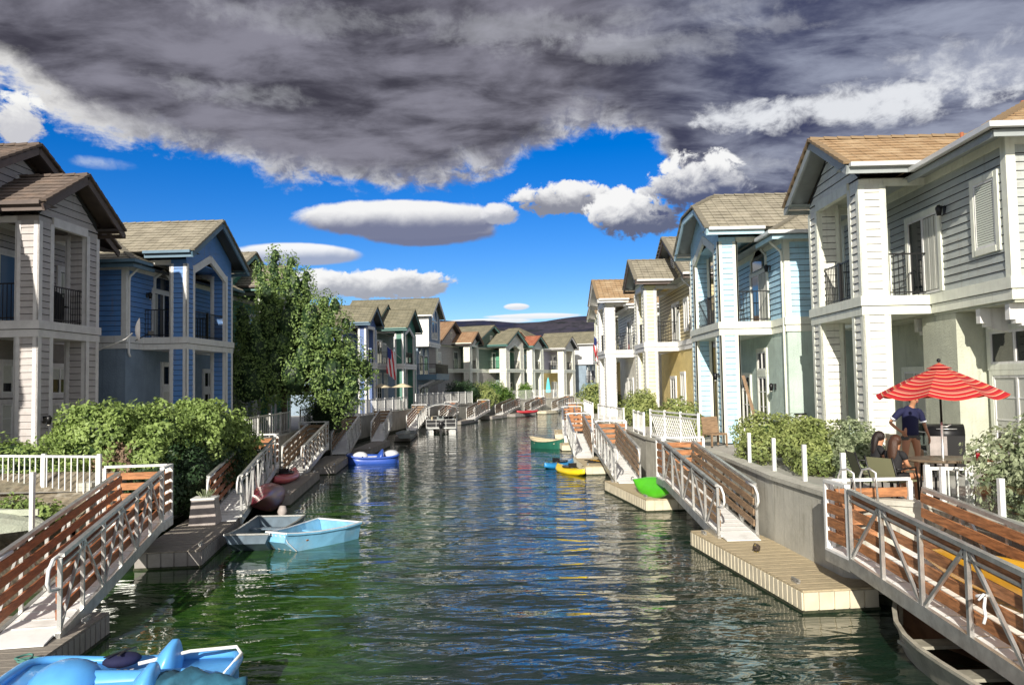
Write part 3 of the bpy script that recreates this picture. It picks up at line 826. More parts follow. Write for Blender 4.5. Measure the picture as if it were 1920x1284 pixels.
def lamp_on(root, fn, u, v, z, m='iron'):
    mb = MB(fn)
    mb.box(u - .06, u + .06, v - .04, v, z - .1, z + .1, m); mb.bar((u, v, z + .06), (u, v - .16, z + .1), .03, .03, m)
    mb.tube([(u, v - .16, z + .12), (u, v - .16, z + .05), (u, v - .16, z - .14)], [.03, .085, .05], m, 8)
    o = mb.build('wall_lamp', root)
    g_ = MB(fn); g_.tube([(u, v - .16, z - .141), (u, v - .16, z - .17)], [.045, .02], 'lampglass', 8); g_.build('bulb', o)
def downspout(root, fn, u, v, z0, z1, m):
    mb = MB(fn); mb.tube([(u, v - .5, z1), (u, v - .42, z1 - .15), (u, v - .1, z1 - .45), (u, v - .07, z1 - .6), (u, v - .07, z0 + .15), (u, v - .12, z0)], .045, m, 8)
    mb.build('downspout', root)

RG, LG = 'houses along the right bank', 'houses along the left bank'
# ---- right bank
R1, f1 = house('town_house', 'pale sage house with orange tile roof, nearest on the right, the red parasol before it', 8.39, 19.84, 1, radians(-.6), 3.55,
    'sid_sage', 'trim_cream', 'st_sage', 'roof_orange', D=1.68, fas='trim_slate', sof='trim_slate', ua=-3.35, ub=5.4, dep=11, kind='hip', ze_main=8.78, low_in=.72, rise=.55,
    csid='sid_white', bays=((-1.0, .62, 1.72),),
    doors=[('c', -.55, 1.0, 5.8, 7.75, 'slide'), ('c', 2.2, 3.0, 5.8, 7.7, 'win'), ('c', -2.95, -2.15, 6.5, 7.95, 'blind'),
           ('c', -3.1, -1.25, 4.0, 4.75, 'tran'), ('c', -3.1, -1.3, 1.75, 3.75, 'french'), ('c', .85, 1.4, 3.3, 4.4, 'win'), ('c', 1.9, 3.1, 1.7, 3.9, 'french')])
lamp_on(R1, f1, -.85, 1.68, 7.7); lamp_on(R1, f1, 1.5, 2.4, 4.0)
R2, f2 = house('town_house', 'sky blue house with clipped tan gable roof beside the sage house', 6.75, 27.61, 1, 0, 4.6,
    'sid_sky', 'trim_cream', 'st_aqua', 'roof_tan', D=1.8, fas='trim_sky', sof='trim_slate', ua=-1.5, ub=6.1, dep=10, kind='hip', ze_main=8.5, jerk=True, pent=True,
    doors=[('c', .35, 2.3, 5.8, 7.6, 'slide'), ('c', .35, 2.3, 7.68, 8.15, 'pent'), ('c', .8, 1.75, 4.1, 4.75, 'tran'), ('c', .8, 1.75, 1.7, 3.85, 'french'), ('c', 2.9, 3.9, 1.7, 3.9, 'french')])
lamp_on(R2, f2, 0.0, 1.8, 7.6); lamp_on(R2, f2, -.1, 1.8, 3.5); lamp_on(R2, f2, .3, 0, 3.9)
R3, f3 = house('town_house', 'cream and tan house with grey shingle roof beyond the sky blue house', 6.16, 41.06, 1, radians(1), 3.1,
    'sid_tan', 'trim_white', 'st_yellow', 'roof_tan', D=1.75, fas='trim_brown', sof='trim_slate', gut='trim_grey', ua=-3.4, ub=5.0, dep=9, kind='gable', ze_main=8.8, csid='sid_cream',
    doors=[('c', -.3, 1.3, 5.8, 7.7, 'slide'), ('c', -2.4, -1.6, 6.3, 7.7, 'win'), ('c', 1.0, 2.2, 1.7, 3.9, 'french'), ('c', -1.2, -.4, 1.8, 4.1, 'win')])
lamp_on(R3, f3, -.7, 1.75, 7.5)
R4, f4 = house('town_house', 'white house with orange tile roof behind the clipped shrub', 5.02, 50.0, 1, radians(2), 3.6,
    'sid_white', 'trim_white', 'st_white', 'roof_orange', D=1.8, ua=-1.0, ub=6.0, dep=9, kind='hip', ze_main=8.5, csid='sid_white',
    doors=[('c', .6, 2.2, 5.8, 7.7, 'slide'), ('c', .6, 2.0, 1.7, 3.9, 'french'), ('c', 2.4, 3.3, 1.7, 3.9, 'french')])
R5, f5 = house('town_house', 'yellow house mostly hidden behind the white house, its orange roof edge showing', 5.9, 61.0, 1, radians(4), 3.6,
    'sid_cream', 'trim_cream', 'st_yellow', 'roof_orange', D=1.8, ua=-2.0, ub=6.0, dep=9, kind='hip', ze_main=8.5, detail=1, doors=[('c', .6, 2.2, 5.8, 7.7, 'slide')])
# the house before this one on the same bank stands out of frame
# ---- left bank
L0, g0 = house('town_house', 'neighbouring taupe house standing just outside the left edge, shading the next one', -15.6, 14.6, -1, 0, 3.0,
    'sid_taupe', 'trim_grey', 'st_taupe', 'roof_brown', D=1.6, ua=-4.5, ub=3.6, dep=10, kind='gable', ze_main=9.4, detail=1, doors=[('c', 1.2, 2.8, 5.8, 7.7, 'slide')])
L1, g1 = house('town_house', 'taupe house with brown tile roof, nearest on the left bank behind the round hedges', -13.5, 21.81, -1, radians(-1.0), 2.97,
    'sid_taupe', 'trim_grey', 'st_taupe', 'roof_brown', D=1.6, fas='trim_brown', sof='trim_brown', gut='trim_brown', ua=-2.4, ub=5.6, dep=10, kind='gable', ze_main=8.8,
    doors=[('c', .6, 1.8, 5.8, 7.8, 'sky'), ('c', 3.5, 4.9, 5.8, 7.7, 'slide'), ('c', .8, 1.75, 3.75, 4.6, 'win'), ('c', .8, 1.75, 1.75, 3.45, 'french'), ('c', 3.15, 4.0, 3.7, 4.55, 'win'), ('c', 3.15, 4.0, 2.1, 3.4, 'win')])
lamp_on(L1, g1, .3, 0, 3.0); lamp_on(L1, g1, 2.65, 0, 3.0)
L2, g2 = house('town_house', 'cobalt blue house with long pale tile roof and satellite dish beside it', -12.8, 29.86, -1, radians(-2.0), 4.24,
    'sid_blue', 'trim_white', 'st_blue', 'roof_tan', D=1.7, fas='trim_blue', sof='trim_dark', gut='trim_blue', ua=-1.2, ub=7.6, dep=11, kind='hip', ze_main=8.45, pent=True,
    doors=[('c', .75, 2.3, 5.8, 7.6, 'slide'), ('c', .75, 2.3, 7.68, 8.15, 'pent'), ('c', 6.1, 6.9, 5.8, 7.7, 'french'), ('c', 1.5, 2.6, 3.95, 4.75, 'tran'), ('c', 1.5, 2.6, 1.7, 3.75, 'french'), ('c', 5.25, 6.15, 3.85, 4.55, 'tran'), ('c', 5.25, 6.15, 1.7, 3.6, 'french')])
lamp_on(L2, g2, .25, 1.7, 7.4); lamp_on(L2, g2, .7, 1.7, 3.1); downspout(L2, g2, -1.1, 1.7, 5.0, 8.4, 'trim_white')
L3, g3 = house('town_house', 'green house with tan roof half hidden behind the tall tree', -13.0, 40.4, -1, radians(-2.0), 3.0,
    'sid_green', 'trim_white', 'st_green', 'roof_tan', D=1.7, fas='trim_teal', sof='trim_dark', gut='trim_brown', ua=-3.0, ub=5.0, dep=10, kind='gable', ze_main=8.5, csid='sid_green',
    doors=[('c', .7, 2.2, 5.8, 7.6, 'slide'), ('c', .2, 1.0, 1.7, 3.9, 'french'), ('c', -2.2, -1.4, 6.1, 7.4, 'win'), ('c', 2.0, 2.8, 1.7, 3.9, 'french')])
L4, g4 = house('town_house', 'navy blue house squeezed between the tall tree and the dark green house', -12.9, 64.2, -1, radians(-3.0), 3.6,
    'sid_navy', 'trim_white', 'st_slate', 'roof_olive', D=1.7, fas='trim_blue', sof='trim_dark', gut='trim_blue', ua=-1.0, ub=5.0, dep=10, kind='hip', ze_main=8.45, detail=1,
    doors=[('c', .7, 2.2, 5.8, 7.6, 'slide'), ('c', .7, 2.2, 1.7, 3.9, 'french')])
L5, g5 = house('town_house', 'grey green house with dark green columns and a flag on its column', -10.95, 71.2, -1, radians(-5.0), 5.0,
    'st_green', 'trim_white', 'st_slate', 'roof_olive', D=2.6, fas='trim_teal', sof='trim_dark', gut='trim_teal', cw=.75, ua=-1.6, ub=6.6, dep=12, kind='gable', ze_main=8.9, csid='sid_darkgreen', detail=1, pent=True,
    doors=[('c', .6, 2.2, 5.8, 7.9, 'slide'), ('c', 2.6, 3.6, 5.8, 7.7, 'win'), ('c', .6, 1.9, 3.9, 4.9, 'blind'), ('c', .6, 1.9, 1.7, 3.7, 'french'), ('c', 3.0, 4.1, 3.9, 4.9, 'blind'), ('c', 3.0, 4.1, 1.7, 3.7, 'french')])
L7, g7 = house('town_house', 'warm grey house with rust brown roof and one stout pale column by the dark hedge', -6.9, 98.5, -1, radians(-14.0), 3.6,
    'sid_grey', 'trim_cream', 'st_grey', 'roof_rust', D=2.2, fas='trim_brown', sof='trim_dark', gut='trim_cream', cw=.8, ua=-5.6, ub=4.2, dep=10, kind='gable', ze_main=8.7, csid='st_white', detail=1,
    doors=[('c', .3, 1.7, 5.8, 7.9, 'slide'), ('c', -5.5, -4.5, 6.2, 7.6, 'win'), ('c', .8, 2.2, 1.7, 3.9, 'french')])
L8, g8 = house('town_house', 'dark green house with two thick cream columns above the bright hedges', -2.55, 104.0, -1, radians(-26.0), 5.2,
    'sid_moss', 'trim_cream', 'st_grey', 'roof_olive', D=2.6, fas='trim_teal', sof='trim_dark', gut='trim_teal', cw=.95, ua=-4.4, ub=5.8, dep=11, kind='gable', ze_main=8.6, csid='st_white', detail=1, pent=True,
    doors=[('c', 1.0, 2.6, 5.8, 7.9, 'slide'), ('c', 3.2, 4.0, 5.8, 7.9, 'french'), ('c', 1.0, 3.0, 1.7, 3.9, 'french'), ('c', -4, -3, 6, 7.5, 'win')])
L9, g9 = house('town_house', 'teal green house with small red tile roof', .9, 109.5, -1, radians(-26.0), 3.6,
    'sid_green', 'trim_cream', 'st_green', 'roof_red', D=2.2, fas='trim_teal', sof='trim_dark', gut='trim_teal', cw=.8, ua=-4.5, ub=4.2, dep=10, kind='gable', ze_main=8.3, csid='trim_cream', detail=1,
    doors=[('c', 1.0, 2.6, 5.8, 7.9, 'slide'), ('c', 1.0, 2.4, 1.7, 3.9, 'french'), ('c', -3, -2, 1.7, 3.9, 'french')])
L10, g10 = house('town_house', 'violet grey house with olive shingle roof and a closed turquoise parasol before it', 5.6, 117.5, -1, radians(-24.0), 4.6,
    'sid_violet', 'trim_cream', 'st_yellow', 'roof_olive', D=2.4, fas='trim_grey', sof='trim_dark', cw=.95, ua=-4.2, ub=6.0, dep=12, kind='hip', ze_main=8.8, csid='st_white', detail=1,
    doors=[('c', 1.0, 2.8, 5.8, 7.9, 'slide'), ('c', 1.0, 3.0, 1.7, 3.9, 'french'), ('c', -3.2, -2, 5.9, 7.7, 'win')])
# blue house with an overhanging bay, arched windows and a deep deck
def bay_house(label, x0, y0, yaw, sid, stu, roof, trim='trim_white', zt=0):
    root = thing('bay_house', label, 'house', (x0, y0, PAT), yaw, LG)
    fn = lambda p: (-p[1], p[0], p[2] - PAT + zt)
    mb = MB(fn); W_ = 5.6
    mb.box(.3, W_ - .3, 1.2, 9, PAT - .1, 8.0, stu); mb.build('lower_wall', root)
    mb = MB(fn); mb.box(0, W_, 0, 9, 8.0, 11.0, sid); clap(mb, (0.1, 0), (W_ - .1, 0), (0, -1), 8.3, 11.0, sid, False)
    clap(mb, (0, .1), (0, 9), (-1, 0), 8.3, 11.0, trim, False); mb.build('upper_wall', root)
    mb = MB(fn)
    for (z0, z1, o) in ((7.8, 8.0, .04), (8.02, 8.3, .08)): mb.box(-o, W_ + o, -o, .1, z0, z1, trim); mb.box(-o, .05, .1, 9, z0, z1, trim)
    for u_ in (0, W_ - .2): mb.box(u_ - .02, u_ + .22, -.05, .1, 8.3, 11.0, trim)
    mb.build('wall_trim', root)
    rf = MB(fn); pk = 11.0 + .62 * (W_ / 2 + .5)
    for e in (-.5, W_ + .5): roof_plane(rf, (e, -.6, 11.0), (e, 9, 11.0), (W_ / 2, 9, pk), (W_ / 2, -.6, pk), roof)
    caps(rf, (W_ / 2, -.6, pk), (W_ / 2, 9, pk), roof)
    ro = rf.build('main_roof', root)
    mb = MB(fn)
    for e in (-.5, W_ + .5): mb.bar((e, -.55, 10.84), (W_ / 2, -.55, pk - .16), .08, .26, trim)
    mb.box(-.62, -.48, -.5, 9, 10.9, 11.02, 'gutter'); mb.build('roof_trim', ro)
    mb = MB(fn); gable_clap(mb, 0, W_, W_ / 2, 11.0, pk - .3, .0, sid); mb.build('gable_wall', root)
    fm = MB(fn); pn = MB(fn)
    a0, a1 = 1.5, 4.1
    for (q0, q1) in ((8.7, 10.4), (10.55, 11.5)):
        for k in range(2):
            b0 = a0 + k * 1.32; pn.poly([(b0 + .08, -.05, q0 + .08), (b0 + 1.2, -.05, q0 + .08), (b0 + 1.2, -.05, q1 + (.5 if k == 0 and q0 > 10 else 0)), (b0 + .08, -.05, q1 + (.5 if k == 1 and q0 > 10 else 0))], 'glass_sky')
        fm.box(a0 - .1, a1 + .1, -.07, .0, q0 - .1, q0 + .05, trim)
    for u_ in (a0 - .08, 2.74, a1): fm.box(u_, u_ + .12, -.08, 0, 8.6, 11.5 + (.8 if u_ == 2.74 else 0), trim)
    fm.bar((a0 - .05, -.04, 11.45), (2.8, -.04, 12.35), .08, .12, trim); fm.bar((a1 + .05, -.04, 11.45), (2.8, -.04, 12.35), .08, .12, trim)
    o = fm.build('window', root); pn.build('pane', o)
    for (u0, u1, z0, z1) in ((.7, 2.2, 4.95, 6.9), (2.9, 4.5, 4.95, 6.9), (.6, 2.6, 1.7, 3.8), (3.2, 4.6, 1.7, 3.8)):
        fm = MB(fn); pn = MB(fn); n = 8; mid = (u0 + u1) / 2; r = (u1 - u0) / 2
        fm.box(u0 - .1, u0, 1.1, 1.2, z0, z1, trim); fm.box(u1, u1 + .1, 1.1, 1.2, z0, z1, trim); fm.box(u0, u1, 1.1, 1.2, z1, z1 + .1, trim); fm.box(mid - .04, mid + .04, 1.12, 1.2, z0, z1, trim)
        pn.poly([(u0, 1.15, z0), (u1, 1.15, z0), (u1, 1.15, z1), (u0, 1.15, z1)], 'glass')
        if z0 > 4:
            pts = [(mid + r * .8 * cos(pi * k / n), 1.13, z1 + .1 + r * .8 * sin(pi * k / n)) for k in range(n + 1)]
            fm.tube(pts, .05, trim, 6); pn.poly(pts, 'blind')
        o = fm.build('window' if z0 > 4 else 'patio_door', root); pn.build('pane', o)
    mb = MB(fn); mb.box(-.4, W_ + .4, -.9, 1.2, 4.35, 4.9, 'trim_blue'); mb.box(-.45, W_ + .45, -.95, -.85, 4.9, 4.98, 'trim_blue'); mb.build('balcony_floor', root)
    mb = MB(fn)
    for (P, Q) in (((-.35, -.8), (W_ + .35, -.8)), ((-.35, -.8), (-.35, 1.1))):
        P, Q = Vector((*P, 4.98)), Vector((*Q, 4.98)); n = int((Q - P).length / .13)
        mb.bar(P + Vector((0, 0, 1)), Q + Vector((0, 0, 1)), .06, .06, 'iron')
        for i in range(n + 1): p = P.lerp(Q, i / n); mb.bar(p, p + Vector((0, 0, 1)), .03, .03, 'iron', up=(0, 1, 0))
    mb.build('balcony_railing', root)
    for u_ in (.2, 2.7, 5.2):
        mb = MB(fn); mb.bar((u_, 1.2, 3.5), (u_, -.6, 4.33), .16, .2, trim); mb.build('bracket', root)
    return root
bay_house('slate blue house with a jutting upper bay, arched windows and a wide deck', -10.0, 82.0, radians(-6), 'sid_slate', 'st_slate', 'roof_olive')
bay_house('small white and blue house with a glazed bay farthest along the canal', 10.4, 124.0, radians(-22), 'sid_white', 'st_slate', 'roof_olive', zt=-1.2)
# ================================================================= GANGWAYS AND DOCKS
def gangway(label, O, low, side, bank, ztop=1.0, zlow=.42, w_=.9, dl=.9, wl=1.45, wood='wood_orange', wood2=None, outer_slats=False, det=2, far_out=None, hooks=False):
    O = Vector(O); low = Vector(low); d = low - O; ln = d.length; e1 = d / ln
    e2 = Vector((-e1.y, e1.x)) 
    if e2.x * side < 0: e2 = -e2
    wood2 = wood2 or wood
    root = thing('gangway', label, 'gangway', (O.x, O.y, 0), 0, 'gangways down the %s bank' % bank)
    fn = lambda p: (e1.x * p[0] + e2.x * p[1], e1.y * p[0] + e2.y * p[1], p[2])
    N = lambda: MB(fn)
    sl = (zlow - ztop) / ln; zz = lambda a: ztop + sl * a
    mb = N()      # landing
    mb.box(-dl, 0, 0, wl, ztop - .04, ztop, 'rampdeck')
    for b_ in (0, wl - .06): mb.box(-dl, 0, b_, b_ + .06, ztop - .22, ztop - .041, 'alu')
    for a in (-dl, -.06): mb.box(a, a + .06, .061, wl - .061, ztop - .22, ztop - .041, 'alu')
    mb.bar((-dl * .5, .05, ztop - .2), (-dl * .5, wl - .1, .25), .08, .1, 'alu'); mb.bar((-dl * .5, wl - .2, ztop - .2), (-dl * .5, wl - .1, .1), .08, .1, 'alu')
    lo = mb.build('landing', root)
    H = 1.1
    def panel(P, Q, wd, name, n=4, posts=2):
        mb = N(); P, Q = Vector(P), Vector(Q)
        mb.bar(P + Vector((0, 0, H)), Q + Vector((0, 0, H)), .09, .05, 'alu_white')
        for k in range(posts):
            p = P.lerp(Q, k / (posts - 1)); mb.bar(p + Vector((0, 0, -.2)), p + Vector((0, 0, H - .026)), .07, .07, 'alu_white', up=(0, 1, 0))
        o = mb.build(name, root)
        sb = N(); dd = (Q - P).normalized() * .05
        for k in range(n):
            h = .14 + k * (H - .2) / n
            sb.bar(P + dd + Vector((0, 0, h + .07)), Q - dd + Vector((0, 0, h + .07)), .035, .15, wd)
        sb.build('slats', o)
    panel((-dl + .03, .04, ztop), (-.03, .04, ztop), wood, 'landing_rail')
    panel((-dl + .04, .12, ztop), (-dl + .04, wl - .04, ztop), wood, 'landing_rail', 4)
    mb = N()      # gangway deck with side stringers
    mb.hexa([(0.02, .07, zz(0) - .03), (ln, .07, zz(ln) - .03), (ln, w_ - .07, zz(ln) - .03), (0.02, w_ - .07, zz(0) - .03), (0.02, .07, zz(0)), (ln, .07, zz(ln)), (ln, w_ - .07, zz(ln)), (0.02, w_ - .07, zz(0))], 'rampdeck')
    mb.hexa([(ln, .09, zlow - .03), (ln + .35, .09, .37), (ln + .35, w_ - .09, .37), (ln, w_ - .09, zlow - .03), (ln, .09, zlow), (ln + .35, .09, .385), (ln + .35, w_ - .09, .385), (ln, w_ - .09, zlow)], 'rampdeck')
    n = int(ln / .32) if det > 1 else 0
    for k in range(n): a = .2 + k * .32; mb.bar((a, .09, zz(a) + .006), (a, w_ - .09, zz(a) + .006), .02, .014, 'alu')
    mb.build('deck', root)
    np_ = max(3, int(round(ln / 1.05)))
    for bi, b_ in enumerate((.03, w_ - .03)):
        mb = N(); up = Vector((0, 0, 1))
        P = lambda a, h: Vector((a, b_, zz(a) + h))
        rh = 1.05
        mb.bar(P(0, -.09), P(ln, -.09), .06, .20, 'alu'); mb.bar(P(0.05, rh), P(ln - .1, rh), .08, .06, 'alu')
        mb.bar(P(0.05, rh - .14), P(ln - .15, rh - .14), .04, .03, 'alu')
        xs = [ln * k / np_ for k in range(np_ + 1)]
        for k, a in enumerate(xs):
            a = min(max(a, .04), ln - .05); mb.bar(P(a, -.15), P(a, rh - .03), .055, .055, 'alu', up=(0, 1, 0))
        if bi == 0 or det > 1:
            for k in range(np_):
                a0, a1 = xs[k] + .06, xs[k + 1] - .06
                if k % 2 == 0: mb.bar(P(a0, 0.02), P(a1, rh - .06), .04, .045, 'alu')
                else: mb.bar(P(a0, rh - .06), P(a1, .02), .04, .045, 'alu')
        # looped end of the hand rail
        q = -.055 if bi == 0 else .055
        loop = [(ln - .5, b_ - q, zz(ln) + rh + .02), (ln + .05, b_ - q, zz(ln) + rh - .02), (ln + .22, b_ - q, zz(ln) + rh - .14), (ln + .26, b_ - q, zz(ln) + rh - .3), (ln + .16, b_ - q, zz(ln) + rh - .42), (ln - .04, b_, zz(ln) + rh - .44)]
        mb.tube(loop, .026, 'alu_white', 7)
        o = mb.build('side_rail', root)
        if bi == 1 or outer_slats:
            sb = N(); qq = .05 if bi == 0 else -.05
            for k in range(4):
                h = .16 + k * .23
                sb.bar(Vector((.06, b_ + qq, zz(.06) + h + .07)), Vector((ln - .08, b_ + qq, zz(ln - .08) + h + .07)), .03, .14, wood2)
            sb.build('slats', o)
    if hooks:
        mb = N()
        for b_ in (.25, .62): mb.tube([(-dl + .04, b_, ztop + .7), (-dl + .04, b_, ztop + 1.15), (-dl + .08, b_ + .03, ztop + 1.27), (-dl + .2, b_ + .09, ztop + 1.3), (-dl + .3, b_ + .14, ztop + 1.24), (-dl + .32, b_ + .15, ztop + .75)], .02, 'alu', 8)
        mb.build('ladder_rail', root)
    return root
OR, GY = 'wood_orange', 'wood_grey'
gangway('nearest gangway on the right bank, orange slats in an aluminium truss over the skiff', (4.98, 12.7), (5.32, 6.6), 1, 'right', outer_slats=True, wood=OR, w_=1.25, dl=.85, wl=1.5, hooks=True, ztop=.95)
gangway('second gangway on the right bank, its deck ending on the dock with the duck', (3.8, 22.7), (4.06, 17.4), 1, 'right', outer_slats=True, wood=OR, wood2=GY)
gangway('third gangway on the right bank, its white deck ending beside the green kayak', (2.88, 33.8), (2.95, 27.3), 1, 'right', wood=OR, wood2=GY)
gangway('fourth gangway on the right bank, ending on the dock with the yellow kayak', (2.15, 42.9), (2.12, 36.6), 1, 'right', wood=OR, wood2=GY)
gangway('fifth gangway on the right bank behind the green rowing boat', (2.45, 56.0), (2.2, 49.5), 1, 'right', wood=OR, wood2=GY, det=1)
gangway('sixth and farthest gangway on the right bank', (3.3, 66.5), (2.9, 60), 1, 'right', wood=OR, wood2=GY, det=1)
RD = 'wood_red'
gangway('nearest gangway on the left bank, dark red slats and an orange boxed landing', (-7.72, 16.9), (-6.5, 11.1), -1, 'left', wood=OR, wood2=RD, outer_slats=True, ztop=1.0)
gangway('second gangway on the left bank beside the dark hanging hedge and the maroon canoe', (-8.82, 28.0), (-7.5, 20.95), -1, 'left', wood=OR, wood2=RD)
gangway('third gangway on the left bank, its foot beside the red kayak', (-9.5, 37.8), (-8.74, 31.3), -1, 'left', wood=GY, wood2=GY, outer_slats=True)
gangway('fourth gangway on the left bank, under the small round dark shrub', (-10.1, 48.3), (-9.15, 40.9), -1, 'left', wood=GY, wood2=GY)
gangway('fifth gangway on the left bank, just before the dinghy under the white picket fence', (-9.9, 58.5), (-8.9, 50.0), -1, 'left', wood=GY, wood2=GY)
gangway('sixth gangway on the left bank, partly behind the pontoon boat', (-8.7, 69.5), (-8.4, 61.5), -1, 'left', wood=GY, wood2=RD, det=1)
gangway('seventh gangway on the left bank, seen over the bow of the pontoon boat', (-6.9, 80.0), (-7.1, 72.5), -1, 'left', wood='wood_red', wood2=GY, det=1, outer_slats=True)
gangway('eighth gangway on the left bank, below the dark hedge where the canal bends', (-4.1, 87.0), (-5.1, 79.0), -1, 'left', wood='wood_red', wood2=GY, det=1, outer_slats=True)
gangway('gangway beneath the cream columns of the dark green house', (-.95, 98.0), (-2.66, 89.2), -1, 'left', wood=OR, wood2=GY, det=1, outer_slats=True)
gangway('gangway beneath the red roofed house, ending beside the far red kayak', (2.3, 103.2), (.55, 95.8), -1, 'left', wood=OR, wood2=GY, det=1, outer_slats=True)
gangway('farthest gangway, below the closed turquoise parasol', (6.2, 107.5), (4.0, 101.0), -1, 'left', wood=OR, wood2=GY, det=1, outer_slats=True)

def dock(label, A, B, side, w_=1.2, top='dock_tan', sidem='dock_side', zt=.36, det=2):
    A = Vector(A); B = Vector(B); d = B - A; ln = d.length; e1 = d / ln; e2 = Vector((-e1.y, e1.x))
    if e2.x * side < 0: e2 = -e2
    root = thing('floating_dock', label, 'dock', (A.x, A.y, 0), 0, 'floating docks')
    fn = lambda p: (e1.x * p[0] + e2.x * p[1], e1.y * p[0] + e2.y * p[1], p[2])
    mb = MB(fn)
    n = int(ln / .14); c = ln / n
    for k in range(n): mb.box(k * c, (k + 1) * c - .012, 0, w_, zt - .03, zt + .002 * (k % 2), top)
    mb.build('decking', root)
    mb = MB(fn)
    mb.box(.02, ln - .02, .02, w_ - .02, -.25, zt - .031, sidem)
    rib = .17 if det > 1 else .4
    n = int(ln / rib)
    for k in range(n):
        a = (k + .12) * ln / n; b_ = (k + .88) * ln / n
        mb.box(a, b_, -.012, .019, -.2, zt - .035, sidem); 
    n = int(w_ / (rib * 1.4))
    for k in range(n):
        a = (k + .06) * w_ / n; b_ = (k + .94) * w_ / n
        mb.box(-.012, .019, a, b_, -.2, zt - .035, sidem)
    mb.box(-.018, ln + .006, -.018, w_ + .006, -.22, .045, 'algae')
    mb.build('float', root)
    mb = MB(fn)
    for a in (.5, ln - .5):
        mb.box(a - .1, a + .1, .1, .16, zt + .003, zt + .03, 'alu'); mb.bar((a - .14, .13, zt + .06), (a + .14, .13, zt + .06), .03, .03, 'alu')
        mb.box(a - .03, a + .03, .11, .15, zt + .03, zt + .05, 'alu')
        mb.build('cleat', root); mb = MB(fn)
    return root
dock('pale plank dock with the dark duck sitting on it', (4.37, 13.06), (3.67, 18.38), 1, 1.3)
dock('pale plank dock carrying the bright green kayak', (3.4, 23.25), (2.66, 27.9), 1, 1.2)
dock('small dock with the blue and yellow kayaks tied to it', (2.38, 32.7), (2.1, 37.2), 1, 1.05)
dock('dock behind the green rowing boat', (1.93, 44.3), (1.75, 48.5), 1, 1.1, det=1)
dock('farthest dock on the right bank', (1.9, 54), (2.0, 59), 1, 1.1, det=1)
dock('weathered grey dock behind the blue pedal boat, in the near left corner', (-5.85, 6.5), (-6.5, 12.4), -1, 1.7, 'dock_grey', 'dock_gside')
dock('grey dock beside the two flat bottomed boats', (-6.96, 17.0), (-7.7, 21.6), -1, 1.35, 'dock_grey', 'dock_gside')
dock('grey dock under the red kayak and the maroon canoe', (-7.6, 25.5), (-8.5, 32.6), -1, 1.3, 'dock_grey', 'dock_gside')
dock('grey dock behind the blue and white pedal boat', (-8.3, 34.5), (-8.85, 39.9), -1, 1.2, 'dock_grey', 'dock_gside')
dock('grey dock at the foot of the gangway beyond the blue and white pedal boat', (-8.55, 43.5), (-8.6, 50), -1, 1.0, 'dock_grey', 'dock_gside')
dock('grey dock just this side of the pontoon boat', (-7.9, 54), (-8.3, 60.5), -1, 1.1, 'dock_grey', 'dock_gside', det=1)
dock('grey dock beyond the bow of the pontoon boat', (-6.2, 75), (-4.9, 80.5), -1, 1.4, 'dock_grey', 'dock_gside', det=1)
dock('far grey dock beneath the bright hedges', (-3.7, 85.5), (-2.2, 89.5), -1, 1.4, 'dock_grey', 'dock_gside', det=1)
dock('far grey dock holding the small red kayak', (-1.3, 90.5), (1.0, 95.0), -1, 1.5, 'dock_grey', 'dock_gside', det=1)
dock('farthest dock, at the end of the visible canal', (2.4, 98.5), (4.3, 102.0), -1, 1.4, 'dock_side', 'dock_side', det=1)
# ================================================================= BOATS
def loft(mb, secs, m, m_in=None, th=.04, deck=None, closed_ends=True):
    """secs: list of (y, [(x,z)...] outer half profile from keel to gunwale)"""
    full = []
    for y, pr in secs:
        full.append([(-x, y, z) for x, z in reversed(pr)] + [(x, y, z) for x, z in pr[1:] if True] if pr[0][0] == 0 else [(-x, y, z) for x, z in reversed(pr)] + [(x, y, z) for x, z in pr])
    mb.grid(full, m, smooth=False)
    if m_in:
        inn = [[(x * .94 if abs(x) > .02 else x, y * .985, z + th) if i not in (0, len(r) - 1) else (x * .94, y * .985, z) for i, (x, y, z) in enumerate(r)] for r in full]
        mb.grid(inn, m_in, smooth=False)
        # gunwale
        for a, b_ in zip(full, full[1:]):
            for i in (0, -1):
                p, q = Vector(a[i]), Vector(b_[i]); mb.bar(p, q, .06, .04, m)
    for r in (full[0], full[-1]):
        if closed_ends: mb.poly(r, m)
    return full
def boat(name, label, cat, loc, ang, group=None):
    return thing(name, label, cat, loc, radians(ang), group)
